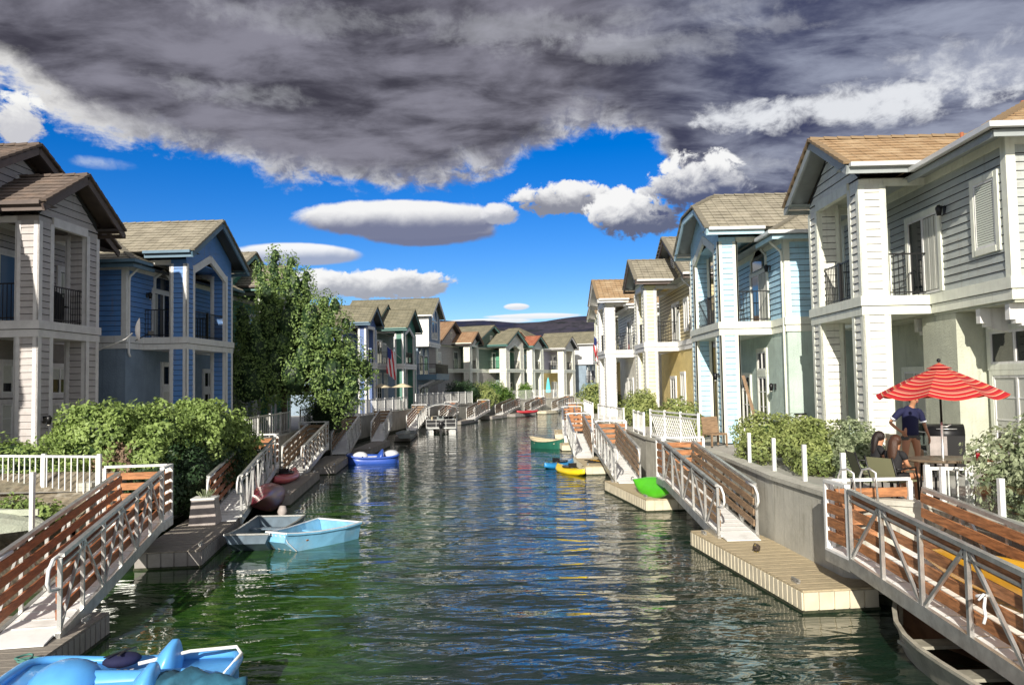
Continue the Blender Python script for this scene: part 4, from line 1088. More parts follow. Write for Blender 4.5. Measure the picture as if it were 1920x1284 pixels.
def jon(label, loc, ang, L, wb, ws, col, bench, stripes):
    """pram: narrow raked bow at -y, wide stern at +y"""
    r = boat('flat_bottomed_boat', label, 'boat', loc, ang, 'flat bottomed boats by the left dock')
    mb = MB(); S_ = []
    for f, zb, zt in ((-.5, .30, .50), (-.36, .06, .46), (-.1, -.06, .42), (.25, -.06, .42), (.5, -.03, .45)):
        w2 = (wb + (ws - wb) * min(1, (f + .5) * 1.25)) / 2; S_.append((f * L, [(0, zb), (w2 * .84, zb), (w2, zt)]))
    full = loft(mb, S_, col, col + '_in' if col + '_in' in M else col); mb.build('hull', r)
    mb = MB()
    for a, b_ in zip(full, full[1:]):
        for i in (0, -1): mb.bar(Vector(a[i]) + Vector((0, 0, .02)), Vector(b_[i]) + Vector((0, 0, .02)), .05, .035, 'pl_white' if stripes else 'alu')
    for q in (full[0], full[-1]): mb.bar(Vector(q[0]) + Vector((0, 0, .02)), Vector(q[-1]) + Vector((0, 0, .02)), .05, .035, 'pl_white' if stripes else 'alu')
    mb.build('gunwale', r)
    for f, m in ((-.2, bench), (.22, bench if not stripes else col)):
        mb = MB(); w2 = (wb + (ws - wb) * min(1, (f + .5) * 1.25)) / 2 * .93; mb.box(-w2, w2, f * L - .11, f * L + .11, .27, .30, m); mb.build('bench_seat', r)
    if stripes:
        mb = MB()
        for k in range(5): x = -wb * .4 + k * wb * .2; mb.bar((x, -.5 * L - .012, .47), (x * 1.15, -.5 * L - .012 + .07, .32), .04, .012, 'pl_white'); mb.bar((x * 1.15, -.5 * L + .055, .31), (x * 1.4, -.36 * L - .02, .075), .045, .012, 'pl_white')
        mb.build('bow_stripes', r)
    return r
jon('light blue flat bottomed boat with a white striped bow and orange bench', (-5.28, 19.3, -.06), -28, 2.15, .62, 1.4, 'boat_blue', 'wood_orange', True)
jb = jon('dark slate flat bottomed boat squeezed between the dock and the light blue boat', (-6.5, 19.75, -.08), 2, 2.9, 1.0, 1.25, 'boat_dark', 'boat_dark', False)
mb = MB()
mb.tube([(0, 1.57, .42), (0, 1.58, .56), (0, 1.62, .70)], [.09, .13, .08], 'tote', 10); mb.box(-.05, .05, 1.5, 1.62, -.3, .4, 'pl_black'); mb.build('outboard_motor', jb)
def kayak(name, label, cat, loc, rot, L, W_, col, cock=True, sit=False, group='kayaks'):
    r = thing(name, label, cat, loc, 0, group); r.rotation_euler = rot
    mb = MB(); n = 18; rows = []
    for i in range(n + 1):
        f = i / n * 2 - 1; w2 = W_ / 2 * max(.02, (1 - abs(f) ** 2.4)) ** .8; rk = .05 * abs(f) ** 3; hh = .30 + .05 * abs(f)
        ring = []
        for k in range(12):
            a = 2 * pi * k / 12; ca, sa = cos(a), sin(a)
            z = (.14 + rk) + (.16 * sa if sa > 0 else .17 * sa * max(.25, 1 - abs(f) ** 4))
            ring.append((w2 * ca, f * L / 2, z + rk * .5))
        rows.append(ring)
    mb.grid(rows, col, closed=True, cap=True); mb.build('hull', r)
    mb = MB()
    if cock:
        ring = []; c = []
        for k in range(18):
            a = 2 * pi * k / 18; ring.append((W_ * .30 * cos(a), .1 + .46 * sin(a), .315))
        mb.tube(ring + ring[:1], .028, 'pl_black' if col != 'pl_red' else col, 6, cap=False); mb.poly([(x * .96, y, z + .004) for x, y, z in ring], 'pl_black'); mb.build('cockpit', r)
        mb = MB(); mb.box(-W_ * .22, W_ * .22, -.28, -.22, .31, .5, 'pl_black'); mb.build('backrest', r)
    for e in (-1, 1):
        mb = MB(); y = e * (L / 2 - .12); mb.tube([(-.05, y, .42), (-.04, y, .47), (.04, y, .47), (.05, y, .42)], .012, 'pl_black', 6); mb.build('carry_handle', r)
    return r
kayak('kayak', 'bright yellow kayak afloat at the corner of the small dock', 'kayak', (1.78, 33.7, -.07), (0, 0, radians(20)), 2.9, .80, 'pl_yellow', sit=True)
kayak('kayak', 'blue kayak afloat behind the yellow one', 'kayak', (1.42, 36.1, -.07), (0, 0, radians(-36)), 2.3, .80, 'pl_kayakblue')
kayak('kayak', 'lime green kayak tipped on its side on the dock by the second gangway', 'kayak', (3.86, 24.05, .52), (0, radians(-52), radians(20)), 2.1, .70, 'pl_green', cock=False)
kayak('kayak', 'red kayak on the dock at the foot of the third gangway on the left', 'kayak', (-8.85, 29.2, .36), (0, radians(0), radians(4)), 3.2, .82, 'pl_pink')
kayak('kayak', 'small red kayak on the far dock, just a red speck', 'kayak', (.1, 92.6, .36), (0, 0, radians(-60)), 2.9, .8, 'pl_red')
kayak('kayak', 'long amber kayak stowed on its edge inside the nearest gangway on the right', 'kayak', (6.02, 10.0, 1.12), (radians(-6.2), radians(70), radians(3.0)), 4.4, .62, 'pl_amber', cock=False)
# maroon canoe hull up, leaning on the dock
r = thing('canoe', 'maroon and black canoe lying upside down over the end of the left dock', 'canoe', (-7.7, 24.6, .60), 0, None)
r.rotation_euler = (radians(7), radians(-122), radians(4))
mb = MB(); rows = []; rows2 = []
for i in range(17):
    f = i / 16 * 2 - 1; w2 = .43 * max(.03, 1 - abs(f) ** 2.6); zs = .12 * abs(f) ** 2.5
    rows.append([(w2 * sin(a), f * 2.3, .34 + zs - (.40) * cos(a) * (1 - .15 * abs(f) ** 4)) if abs(a) < 1.5 else (w2 * sin(a), f * 2.3, .36 + zs) for a in [radians(t_) for t_ in range(-90, 91, 18)]])
mb.grid(rows, 'pl_maroon'); mb.build('hull', r)
mb = MB(); mb.grid([[(x * .93, y * .98, z + .025) for x, y, z in rr] for rr in rows], 'pl_black'); mb.build('inside', r)
for f in (-.5, .05, .55):
    mb = MB(); mb.box(-.36, .36, f * 2.3 - .07, f * 2.3 + .07, .28, .31, 'wood_orange'); mb.build('thwart', r)
# old aluminium canoe/skiff under the near right gangway
r = boat('rowing_boat', 'worn brown aluminium skiff floating under the nearest gangway on the right', 'boat', (5.5, 9.75, -.08), 2)
mb = MB(); SS = []
for f in [i / 10 * 2 - 1 for i in range(11)]:
    w2 = .68 * max(.06, (1 - max(0, f) ** 2.6) if f > 0 else (1 - (abs(f) ** 3) * .25)); zt = .46 + .16 * max(0, f) ** 2
    SS.append((f * 2.25, [(0, -.1 + .25 * max(0, f) ** 4), (w2 * .7, -.08 + .25 * max(0, f) ** 4), (w2, zt)]))
loft(mb, SS, 'boat_alu', 'boat_in'); mb.build('hull', r)
for y in (-1.2, 0, 1.15):
    mb = MB(); mb.box(-.52, .52, y - .15, y + .15, .26, .30, 'boat_alu'); mb.build('bench_seat', r)
# green rowing boat
r = boat('rowing_boat', 'dark green rowing boat with a cream rim by the far right dock', 'boat', (1.2, 46.8, .0), 52)
mb = MB(); SS = []
for f in [i / 10 * 2 - 1 for i in range(11)]:
    w2 = .62 * max(.05, 1 - abs(f) ** 2.8 * (1 if f > 0 else .45)); zt = .40 + .18 * f ** 2
    SS.append((f * 1.25, [(0, -.1), (w2 * .7, -.08), (w2, zt)]))
full = loft(mb, SS, 'pl_dkgreen', 'cloth_beige'); mb.build('hull', r)
mb = MB()
for a, b_ in zip(full, full[1:]):
    for i in (0, -1): mb.bar(Vector(a[i]) + Vector((0, 0, .03)), Vector(b_[i]) + Vector((0, 0, .03)), .11, .07, 'cloth_beige')
mb.build('rim', r)
for y in (-.7, .5):
    mb = MB(); mb.box(-.5, .5, y - .13, y + .13, .28, .33, 'cloth_beige'); mb.build('bench_seat', r)
mb = MB(); mb.box(-.12, .12, -1.48, -1.27, .3, .75, 'alu_white'); mb.box(-.04, .04, -1.42, -1.3, -.2, .3, 'alu_white'); mb.build('outboard_motor', r)
# ---- pedal boats
def pedal(label, loc, ang, c1, c2, near):
    r = boat('pedal_boat', label, 'pedal boat', loc, ang)
    mb = MB(); L, W_ = 2.5, 1.55
    # deck-shaped body with rounded ends
    rows = []
    for i in range(27):
        f = sin(pi * (i / 26 - .5)); w2 = W_ / 2 * max(.12, (1 - abs(f) ** 4.2)) ** .42
        bow = max(0, f) ** 2 * .16 + max(0, -f) ** 3 * .1
        ring = [(-w2 * .86, -.05), (-w2, .12), (-w2, .30 + bow * .5), (-w2 * .93, .38 + bow), (-w2 * .5, .37 + bow), (0, .36 + bow), (w2 * .5, .37 + bow), (w2 * .93, .38 + bow), (w2, .30 + bow * .5), (w2, .12), (w2 * .86, -.05)]
        rows.append([(x, f * L / 2, z) for x, z in ring])
    mb.grid(rows, c1, closed=True, cap=True); mb.build('hull', r)
    # rim
    mb = MB()
    rim = []
    for k in range(41):
        a_ = 2 * pi * k / 40; sx, sy = cos(a_), sin(a_)
        f_ = abs(sy) ** .55 * (1 if sy > 0 else -1)
        rim.append((W_ / 2 * abs(sx) ** .45 * (1 if sx > 0 else -1), f_ * L / 2, .40 + max(0, f_) ** 2 * .14 + max(0, -f_) ** 3 * .08))
    mb.tube(rim, .055, c1, 8); mb.build('rim', r)
    # two front paddle-box humps and central tunnel
    for x in (-.42, .42):   # moulded seats: low pan and a rounded fin-shaped back
        mb = MB(); rows = []
        for j in range(11):
            t_ = j / 10; z_ = .36 + .38 * t_; wx = .30 * (1 - t_ ** 2.6) ** .5 + .012; wy = .17 * (1 - t_ ** 1.5) + .035
            rows.append([(x + wx * cos(a) * (1 + .08 * sin(2 * a)), -.34 - .13 * t_ + wy * sin(a), z_) for a in [2 * pi * k / 16 for k in range(16)]])
        mb.grid(rows, c1, closed=True, cap=True); mb.build('seat_back', r)
        mb = MB(); rows = []
        for j in range(6):
            y = -.2 + .09 * j; rows.append([(x + u_ * .28, y, .385 + .07 * abs(u_) ** 2.5) for u_ in (-1, -.7, -.3, 0, .3, .7, 1)])
        mb.grid(rows, c1 if near else c2); mb.build('seat', r)
    mb = MB(); mb.ball((0, .62, .40), .30, c1 if near else c2, 14, 8, (1.5, 1.35, .95)); mb.build('bow_hump', r)
    mb = MB(); rows = [[(wx * q, y, .36 + hz * (1 - q * q) ** .5) for q in (-1, -.8, -.4, 0, .4, .8, 1)] for (y, wx, hz) in ((-1.15, .1, .05), (-.8, .13, .16), (-.2, .13, .17), (.35, .16, .2), (.6, .1, .1))]
    mb.grid(rows, c1); mb.build('console', r)
    for x in (-.42, .42):
        mb = MB(); mb.box(x - .16, x + .16, .3, .72, .372, .384, 'pl_deepblue'); mb.tube([(x - .12, .5, .46), (x + .12, .5, .46)], .03, 'pl_black', 6); mb.build('pedals', r)
        mb = MB()
        for k in range(4): mb.box(x - .26, x - .02, .0 + k * .08, .04 + k * .08, .40, .425, 'pl_white')
        mb.build('foot_grip', r)
    return r
pb = pedal('bright blue moulded pedal boat cut by the lower left edge', (-4.78, 9.42, -.04), 98, 'pl_blue', 'pl_blue', True)
r2 = pedal('royal blue and white pedal boat moored to the middle left dock', (-7.65, 39.6, -.12), 100, 'pl_deepblue', 'pl_white', False)
mb = MB(); mb.ball((0, -.9, .52), .34, 'pl_white', 12, 6, (1.6, 1.1, .6)); mb.build('stern_hump', r2)
# teal cover bundled on the near pedal boat, with its frame
r = thing('boat_cover', 'crumpled teal cover lying over the back of the blue pedal boat', 'boat cover', (-3.85, 9.25, .40), radians(12))
mb = MB(); rows = []
for i in range(22):
    ring = []
    for j in range(16):
        a = 2 * pi * j / 16; rr = .20 + .07 * noise.noise(Vector((i * .35, cos(a) * 1.5, sin(a) * 1.5))) + .04 * sin(i * 1.1 + j)
        rr *= max(.2, sin(pi * min(1, (i + 1.5) / 22))) ** .5
        ring.append((-.62 + i * .058, cos(a) * rr * 1.15 - .2 + .1 * sin(i * .25), sin(a) * rr * .6 + .06))
    rows.append(ring)
mb.grid(rows, 'cloth_teal', closed=True, cap=True); mb.build('cloth', r)
mb = MB(); mb.tube([(-.75, .55, .1), (-.2, .75, .14), (.35, .72, .16), (.42, .62, .1), (.3, .1, .05)], .022, 'alu_white', 8); mb.build('hoop', r)
mb = MB(); mb.ball((.22, -.28, .03), .12, 'pl_dkgreen', 12, 8, (1, 1, 1)); mb.tube([(.2, -.2, .1), (.05, -.05, .16)], .02, 'rope_w', 6); mb.build('fender', r)
r = thing('life_vest', 'crumpled navy life vest between the seats of the blue pedal boat', 'life vest', (-4.95, 9.75, .45), radians(30))
mb = MB(); mb.ball((0, 0, .06), .17, 'cloth_navy', 12, 7, (1.3, .9, .5)); mb.build('vest', r)
mb = MB(); mb.bar((-.2, -.1, .15), (.16, .1, .16), .03, .01, 'pl_black'); mb.bar((-.05, -.15, .16), (.08, .14, .15), .03, .01, 'pl_black'); mb.build('strap', r)
r = thing('mooring_rope', 'pale green mooring rope coiled on the near left dock', 'rope', (-6.35, 10.2, .37))
mb = MB(); pts = [(.5 - .02 * k + .16 * cos(k * .8) * (1 if k < 22 else .3), -.4 + .012 * k + .12 * sin(k * .8), .03 + .0015 * k) for k in range(30)] + [(.1, -.2, .05), (.45, -.55, .02), (.75, -.45, .05)]
mb.tube(pts, .014, 'rope_teal', 6); mb.build('rope', r)
# ---- pontoon boat
r = boat('pontoon_boat', 'grey and black pontoon boat with a canopy moored at the left bank', 'pontoon boat', (-7.0, 66.5, 0), 4, None)
r.scale = (.92, .95, .85)
Lp, Wp = 8.2, 2.5
for x in (-.95, .95):
    mb = MB(); mb.tube([(x, -Lp / 2 + .2, .12), (x, Lp / 2 - .8, .12), (x, Lp / 2, .3)], [.32, .32, .08], 'alu', 12); mb.build('float', r)
mb = MB(); mb.box(-Wp / 2, Wp / 2, -Lp / 2, Lp / 2 - .3, .42, .55, 'canvas_grey'); mb.box(-Wp / 2 - .02, Wp / 2 + .02, -Lp / 2 - .02, Lp / 2 - .28, .46, .52, 'alu_white'); mb.build('deck', r)
mb = MB()
for (P, Q) in (((-Wp / 2, -Lp / 2 + .1), (Wp / 2, -Lp / 2 + .1)), ((Wp / 2, -Lp / 2 + .1), (Wp / 2, Lp / 2 - .6)), ((-Wp / 2, -Lp / 2 + .1), (-Wp / 2, Lp / 2 - .6)), ((-Wp / 2, Lp / 2 - .6), (Wp / 2, Lp / 2 - .6))):
    P, Q = Vector((*P, .55)), Vector((*Q, .55)); n = max(2, int((Q - P).length / .75))
    for h in (.05, .38, .72): mb.bar(P + Vector((0, 0, h)), Q + Vector((0, 0, h)), .035, .035, 'alu')
    for i in range(n + 1): p = P.lerp(Q, i / n); mb.bar(p, p + Vector((0, 0, .74)), .04, .04, 'alu', up=(0, 1, 0))
    a, b_ = P.lerp(Q, .02), P.lerp(Q, .98); mb.poly([a + Vector((0, 0, .1)), b_ + Vector((0, 0, .1)), b_ + Vector((0, 0, .66)), a + Vector((0, 0, .66))], 'pl_black')
mb.build('fence_rail', r)
for (x0, x1, y0, y1) in ((-1.1, -.5, -3.6, -1.6), (.5, 1.1, -3.6, -1.6), (.5, 1.1, .8, 3.0), (-1.1, -.5, .8, 3.0)):
    mb = MB(); mb.box(x0, x1, y0, y1, .55, .95, 'cloth_beige' if y0 > 0 else 'canvas_grey'); mb.box(x0 if x0 < 0 else x1 - .14, x0 + .14 if x0 < 0 else x1, y0, y1, .951, 1.3, 'cloth_beige' if y0 > 0 else 'canvas_grey'); mb.build('seat', r)
mb = MB(); mb.box(-.5, .1, -.4, .1, .55, 1.45, 'canvas_grey'); mb.tube([(-.2, -.5, 1.3), (-.2, -.45, 1.45)], .15, 'pl_black', 10); mb.build('helm', r)
mb = MB(); rows = []
for i in range(9):
    y = -2.2 + i * .62; rows.append([(x * 1.3, y, 2.35 + .28 * (1 - x * x) + .05 * sin(i * pi / 2)) for x in (-1, -.7, -.35, 0, .35, .7, 1)])
mb.grid(rows, 'canvas_grey'); cn = mb.build('canopy', r)
mb = MB()
for y in (-2.2, .3, 2.75): mb.tube([(-1.25, .3, 1.2), (-1.28, y, 2.3), (-.6, y, 2.55), (0, y, 2.62), (.6, y, 2.55), (1.28, y, 2.3), (1.25, .3, 1.2)], .025, 'alu_white', 6)
mb.build('canopy_frame', cn)
mb = MB(); mb.tube([(0, -4.25, .5), (0, -4.3, .75), (0, -4.35, 1.15)], [.16, .22, .18], 'pl_black', 10); mb.box(-.06, .06, -4.45, -4.2, -.3, .5, 'pl_black'); mb.build('outboard_motor', r)
# dinghy tied before the pontoon boat
r = boat('dinghy', 'low grey dinghy tied between the fifth gangway and the pontoon boat', 'boat', (-8.0, 53.0, .36), 8)
mb = MB(); SS = [(-1.2, [(0, 0), (.45, 0), (.6, .3)]), (0, [(0, -.0), (.5, 0), (.68, .3)]), (.9, [(0, .03), (.35, .05), (.5, .34)]), (1.3, [(0, .2), (.1, .22), (.15, .4)])]
loft(mb, SS, 'canvas_grey', 'canvas_grey'); mb.build('hull', r)
mb = MB(); mb.box(-.5, .5, -.3, 0, .2, .24, 'wood_grey'); mb.build('bench_seat', r)
# upturned pale hull on the left bank
r = thing('upturned_boat', 'pale green hull lying upside down on the gravel inside the left picket fence', 'boat', (-11.3, 15.5, 1.12), radians(-86))
mb = MB(); SS = []
for i in range(13):
    f = i / 12 * 2 - 1; w2 = .95 * max(.04, 1 - abs(f) ** 3)
    SS.append((f * 1.9, [(0, .34 * max(.15, 1 - f ** 4)), (w2 * .6, .32 * max(.12, 1 - f ** 4)), (w2 * .9, .2 * max(.2, 1 - f ** 4)), (w2, 0)]))
loft(mb, SS, 'st_sage'); mb.build('hull', r)
mb = MB(); mb.bar((0, -1.7, .3), (0, 1.7, .3), .06, .12, 'st_sage'); mb.build('keel', r)
# ================================================================= PLANTS
def leaves(mb, rnd, lumps, n, size, m, up=.25, squash=1.0):
    """leaf quads scattered on and under the skin of a set of ellipsoids (c, r)"""
    vol = [r[0] * r[1] + r[1] * r[2] + r[0] * r[2] for c, r in lumps]; tot = sum(vol)
    for (c, r), v in zip(lumps, vol):
        k = int(n * v / tot)
        for _ in range(k):
            z = rnd.uniform(-1, 1); a = rnd.uniform(0, 2 * pi); q = sqrt(1 - z * z)
            d = Vector((q * cos(a), q * sin(a), z))
            nn = 1 + .34 * noise.noise(Vector((c[0] + d.x * 1.9, c[1] + d.y * 1.9, c[2] + d.z * 1.9))) * 1.6 + .10 * noise.noise(Vector((d.x * 6 + c[0], d.y * 6, d.z * 6)))
            rr = nn * (1 - .32 * rnd.random() ** 2.2)
            p = Vector((c[0] + d.x * r[0] * rr, c[1] + d.y * r[1] * rr, c[2] + d.z * r[2] * rr * squash))
            inside = False
            for (c2, r2) in lumps:
                if c2 is c: continue
                if ((p.x - c2[0]) / r2[0]) ** 2 + ((p.y - c2[1]) / r2[1]) ** 2 + ((p.z - c2[2]) / r2[2]) ** 2 < .55: inside = True; break
            if inside: continue
            nrm = (d + Vector((rnd.gauss(0, .6), rnd.gauss(0, .6), rnd.gauss(0, .6) + up))).normalized()
            t_ = nrm.orthogonal().normalized(); t_.rotate(Matrix.Rotation(rnd.uniform(0, 2 * pi), 3, nrm)); b_ = nrm.cross(t_)
            s_ = size * rnd.uniform(.6, 1.35)
            i = len(mb.v)
            mb.v += [tuple(p - t_ * s_), tuple(p - b_ * s_ * .5), tuple(p + t_ * s_), tuple(p + b_ * s_ * .5)]
            mb.f.append([i, i + 1, i + 2, i + 3]); mb.mi.append(mb.mat(m)); mb.uv.append(None); mb.smooth.append(False)
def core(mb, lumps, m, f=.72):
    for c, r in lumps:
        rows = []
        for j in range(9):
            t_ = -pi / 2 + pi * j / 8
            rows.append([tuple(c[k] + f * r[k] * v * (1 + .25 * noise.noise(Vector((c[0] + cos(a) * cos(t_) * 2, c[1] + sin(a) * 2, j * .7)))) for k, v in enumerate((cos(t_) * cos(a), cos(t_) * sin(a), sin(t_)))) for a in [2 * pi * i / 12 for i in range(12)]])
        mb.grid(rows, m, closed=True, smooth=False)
def bush(name, label, cat, lumps, n, size, m, seed=1, ground=PAT, group=None, stems=True, cf=.72, coremat='leaf_dark', up=.25):
    rnd = random.Random(seed)
    cx = sum(c[0] for c, r in lumps) / len(lumps); cy = sum(c[1] for c, r in lumps) / len(lumps)
    r_ = thing(name, label, cat, (cx, cy, ground), 0, group)
    fn = lambda c: (c[0] - cx, c[1] - cy, c[2] - ground)
    ll = [(fn(c), r) for c, r in lumps]
    mb = MB(); leaves(mb, rnd, ll, n, size, m, up)
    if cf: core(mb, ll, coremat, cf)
    mb.build('foliage', r_, recalc=False)
    if stems:
        mb = MB()
        for k in range(9):
            a = rnd.uniform(0, 2 * pi); L_ = rnd.choice(ll)
            top = Vector(L_[0]) + Vector((cos(a) * L_[1][0] * .6, sin(a) * L_[1][1] * .6, .1))
            mb.tube([(L_[0][0] + cos(a) * .12, L_[0][1] + sin(a) * .12, -.1), tuple((Vector((L_[0][0], L_[0][1], 0)) + top) / 2 + Vector((cos(a) * .1, sin(a) * .1, 0))), tuple(top)], [.03, .02, .01], 'twig', 5)
        mb.build('stems', r_)
    return r_
B = bush
HG = 'round hedges on the left bank'
B('hedge', 'sunlit round hedge in front of the taupe house, leftmost of the three', 'hedge', [((-10.9, 20.6, 2.5), (1.0, 1.0, .9)), ((-11.7, 20.9, 2.3), (.9, 1, .9)), ((-11.3, 20.4, 3.1), (.4, .4, .35)), ((-10.5, 20.4, 3.05), (.35, .35, .35))], 11000, .062, 'leaf_bush', 1, group=HG)
B('hedge', 'middle round hedge with bare brown twigs below it', 'hedge', [((-10.1, 21.6, 2.5), (.95, 1.0, .88)), ((-9.9, 20.6, 1.9), (.75, .8, .75))], 10000, .062, 'leaf_bush', 2, group=HG)
B('hedge', 'largest round hedge, beside the second gangway, its skirt hanging dark over the sea wall', 'hedge', [((-9.55, 23.6, 2.4), (1.05, 1.4, .95)), ((-9.5, 25.2, 2.1), (.85, 1.2, .8)), ((-9.9, 23.4, 3.0), (.4, .4, .45)), ((-9.2, 22.9, 2.9), (.35, .4, .4))], 15000, .062, 'leaf_bush', 3, group=HG)
B('dry_shrub', 'tangle of bare brown twigs between the first two round hedges', 'shrub', [((-10.35, 20.1, 1.95), (.6, .4, .5))], 2600, .05, 'twig', 33, cf=0)
B('hanging_ivy', 'dark ivy hanging down the sea wall behind the grey storage box', 'ivy', [((-9.35, 22.6, 1.35), (.75, 2.2, 1.0)), ((-9.4, 25.8, 1.2), (.6, 2.2, .95)), ((-9.35, 20.2, 1.25), (.5, 1.3, .75))], 17000, .06, 'leaf_dark', 4, stems=False, ground=.3)
B('shrub', 'low leafy shrub behind the left picket fence', 'shrub', [((-12.6, 19.4, 1.9), (1.3, .8, .75)), ((-11.2, 18.9, 1.55), (.8, .5, .55)), ((-14.2, 19.6, 2.0), (1.2, .8, .8))], 9000, .055, 'leaf_bush', 5)
B('shrub', 'small dark shrub on the gravel under the left picket fence', 'shrub', [((-10.15, 16.6, 1.15), (.5, .4, .32)), ((-10.9, 16.9, 1.2), (.55, .4, .35))], 3000, .045, 'leaf_bush', 6, ground=.9)
B('conifer_shrub', 'small round dark evergreen at the head of the fourth gangway', 'shrub', [((-10.6, 42.5, 2.45), (1.15, 1.2, 1.1))], 9000, .05, 'leaf_dark', 7)
B('hedge', 'black green clipped hedge under the warm grey house', 'hedge', [((-7.5, 89.5, 2.9), (1.5, 1.3, 1.3)), ((-6.3, 90.0, 2.8), (1.2, 1.3, 1.25))], 5000, .09, 'leaf_dark', 8, stems=False)
B('hedge', 'pale hedge with a brown patch spilling over the wall beyond the black green one', 'hedge', [((-5.2, 91.3, 2.6), (1.4, 1.2, 1.3)), ((-4.2, 90.6, 2.2), (1.0, 1.2, 1.1))], 5000, .09, 'leaf_olive', 9, stems=False)
B('hedge', 'bright yellow green hedge below the thick cream columns', 'hedge', [((-3.9, 97.0, 2.7), (1.5, 1.3, 1.4)), ((-2.6, 98.6, 2.3), (1.2, 1.2, 1.1))], 5000, .09, 'leaf_hedge', 10, stems=False)
B('hedge', 'small clipped green hedge beneath the teal green house', 'hedge', [((-.1, 106.6, 2.6), (1.0, 1.0, 1.15))], 3500, .09, 'leaf_hedge', 11, stems=False)
B('shrub', 'pale flowering shrub before the yellow house at the far end of the right bank', 'shrub', [((5.0, 57.5, 2.55), (1.2, 1.2, 1.1)), ((5.9, 56.5, 2.3), (1.0, 1, .9))], 6500, .085, 'leaf_olive', 12)
B('shrub', 'clipped green shrub between the cream columns and the white house', 'shrub', [((5.45, 40.0, 2.35), (.75, .8, .8)), ((5.9, 39.8, 2.5), (.6, .8, .8))], 6500, .06, 'leaf_olive', 13)
B('shrub', 'leggy shrub with reddish tips before the tan and cream house', 'shrub', [((5.8, 30.6, 2.5), (.75, .7, .55)), ((5.2, 30.2, 2.2), (.55, .6, .35)), ((6.25, 30.2, 2.0), (.6, .6, .45))], 5200, .06, 'leaf_olive', 14, cf=.4)
B('shrub', 'feathery light green shrub in front of the sky blue house', 'shrub', [((6.35, 21.6, 2.25), (.75, .6, .55)), ((5.95, 20.9, 2.0), (.5, .5, .42)), ((6.9, 21.0, 2.25), (.6, .6, .55))], 8500, .05, 'leaf_olive', 15, cf=.45)
B('shrub', 'bushy olive shrub between the glass fence and the sage house', 'shrub', [((6.95, 19.4, 2.15), (.75, .6, .6)), ((6.6, 18.4, 1.95), (.5, .5, .45))], 7500, .05, 'leaf_olive', 16, cf=.45)
B('shrub', 'pinkish tipped shrub beside the nearest stout white column', 'shrub', [((7.35, 18.1, 2.15), (.52, .5, .62)), ((7.1, 17.3, 1.95), (.42, .45, .5))], 6500, .048, 'leaf_pale', 17, cf=.45)
B('shrub', 'large pale leaved shrub at the right edge, before the patio table', 'shrub', [((8.05, 12.6, 2.25), (1.0, .9, .72)), ((7.75, 11.6, 2.05), (.75, .8, .6)), ((8.9, 12.9, 2.2), (1, .9, .7))], 14000, .05, 'leaf_pale', 18, cf=.6)
# big pear tree
def tree():
    rnd = random.Random(21)
    bx_, by_ = -11.65, 38.2
    r_ = thing('pear_tree', 'tall leafy tree with many upright limbs, half in sun, beside the green house', 'tree', (bx_, by_, PAT))
    mb = MB()
    mb.tube([(0, 0, -.1), (.03, 0, .6), (.0, .05, 1.4), (.05, 0, 2.2)], [.2, .15, .13, .12], 'bark', 9); mb.build('trunk', r_)
    lumps = []
    limbs = MB()
    # (x offset, y offset, top height above patio, radius)
    spec = [(-.45, .1, 9.0, .42), (.25, -.1, 8.6, .40), (-1.0, 0, 8.3, .34), (1.0, .2, 7.9, .36), (.6, -.5, 7.7, .5), (-.4, -.6, 7.2, .6), (1.75, .1, 6.6, .42), (2.2, -.3, 6.5, .45), (2.7, 0, 5.6, .4),
            (-1.6, -.2, 6.2, .55), (-2.0, .3, 5.4, .55), (1.3, -.9, 6.2, .7), (.3, -1.0, 6.0, .75), (-.9, -.9, 5.6, .7), (2.0, -1.0, 5.2, .75), (2.9, -.5, 4.2, .7), (3.5, .2, 3.6, .6), (-2.3, -.5, 4.2, .6), (1.1, -1.5, 4.4, .85), (.0, -1.3, 4.2, .8), (-1.2, -1.2, 3.8, .8), (2.3, -1.2, 3.6, .8), (3.1, -.8, 2.9, .7), (-2.0, -.9, 3.2, .6), (.9, 1.2, 6.3, .9), (-.6, 1.2, 5.8, .9), (2.2, 1, 4.6, .9)]
    for (ox, oy, h, r) in spec:
        ox *= 1.12
        base = Vector((.05, 0, 1.9)); top = Vector((ox, oy, h - r))
        mid = base.lerp(top, .45) + Vector((ox * .25, oy * .25, -.2))
        limbs.tube([tuple(base), tuple(mid), tuple(top)], [.07, .045, .015], 'bark', 6)
        n = max(2, int((h - 2.2) / (r * 1.5)))
        for k in range(n):
            f = 1 - k / n * .72
            p = base.lerp(mid, f * 2) if f < .5 else mid.lerp(top, (f - .5) * 2)
            rr = r * rnd.uniform(.9, 1.3) * (1 + .35 * (1 - f))
            lumps.append(((p.x + rnd.uniform(-.15, .15), p.y + rnd.uniform(-.15, .15), p.z), (rr, rr, rr * 1.45)))
    for (x, y, z, r) in ((2.9, -.6, 2.6, .75), (3.5, 0, 3.2, .6), (1.9, -.9, 2.3, .8), (.9, -1, 2.2, .75), (-.9, -.8, 2.2, .8), (-1.9, -.5, 2.5, .7), (0, -.9, 2.6, .9), (4.0, .3, 2.9, .45), (2.6, 0, 1.7, .55), (-2.6, 0, 3.6, .5)):
        lumps.append(((x, y, z), (r, r, r * .8)))
    limbs.build('limbs', r_)
    mb = MB(); leaves(mb, rnd, lumps, 62000, .068, 'leaf_tree', .3)
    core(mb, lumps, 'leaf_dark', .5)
    mb.build('crown', r_, recalc=False)
tree()

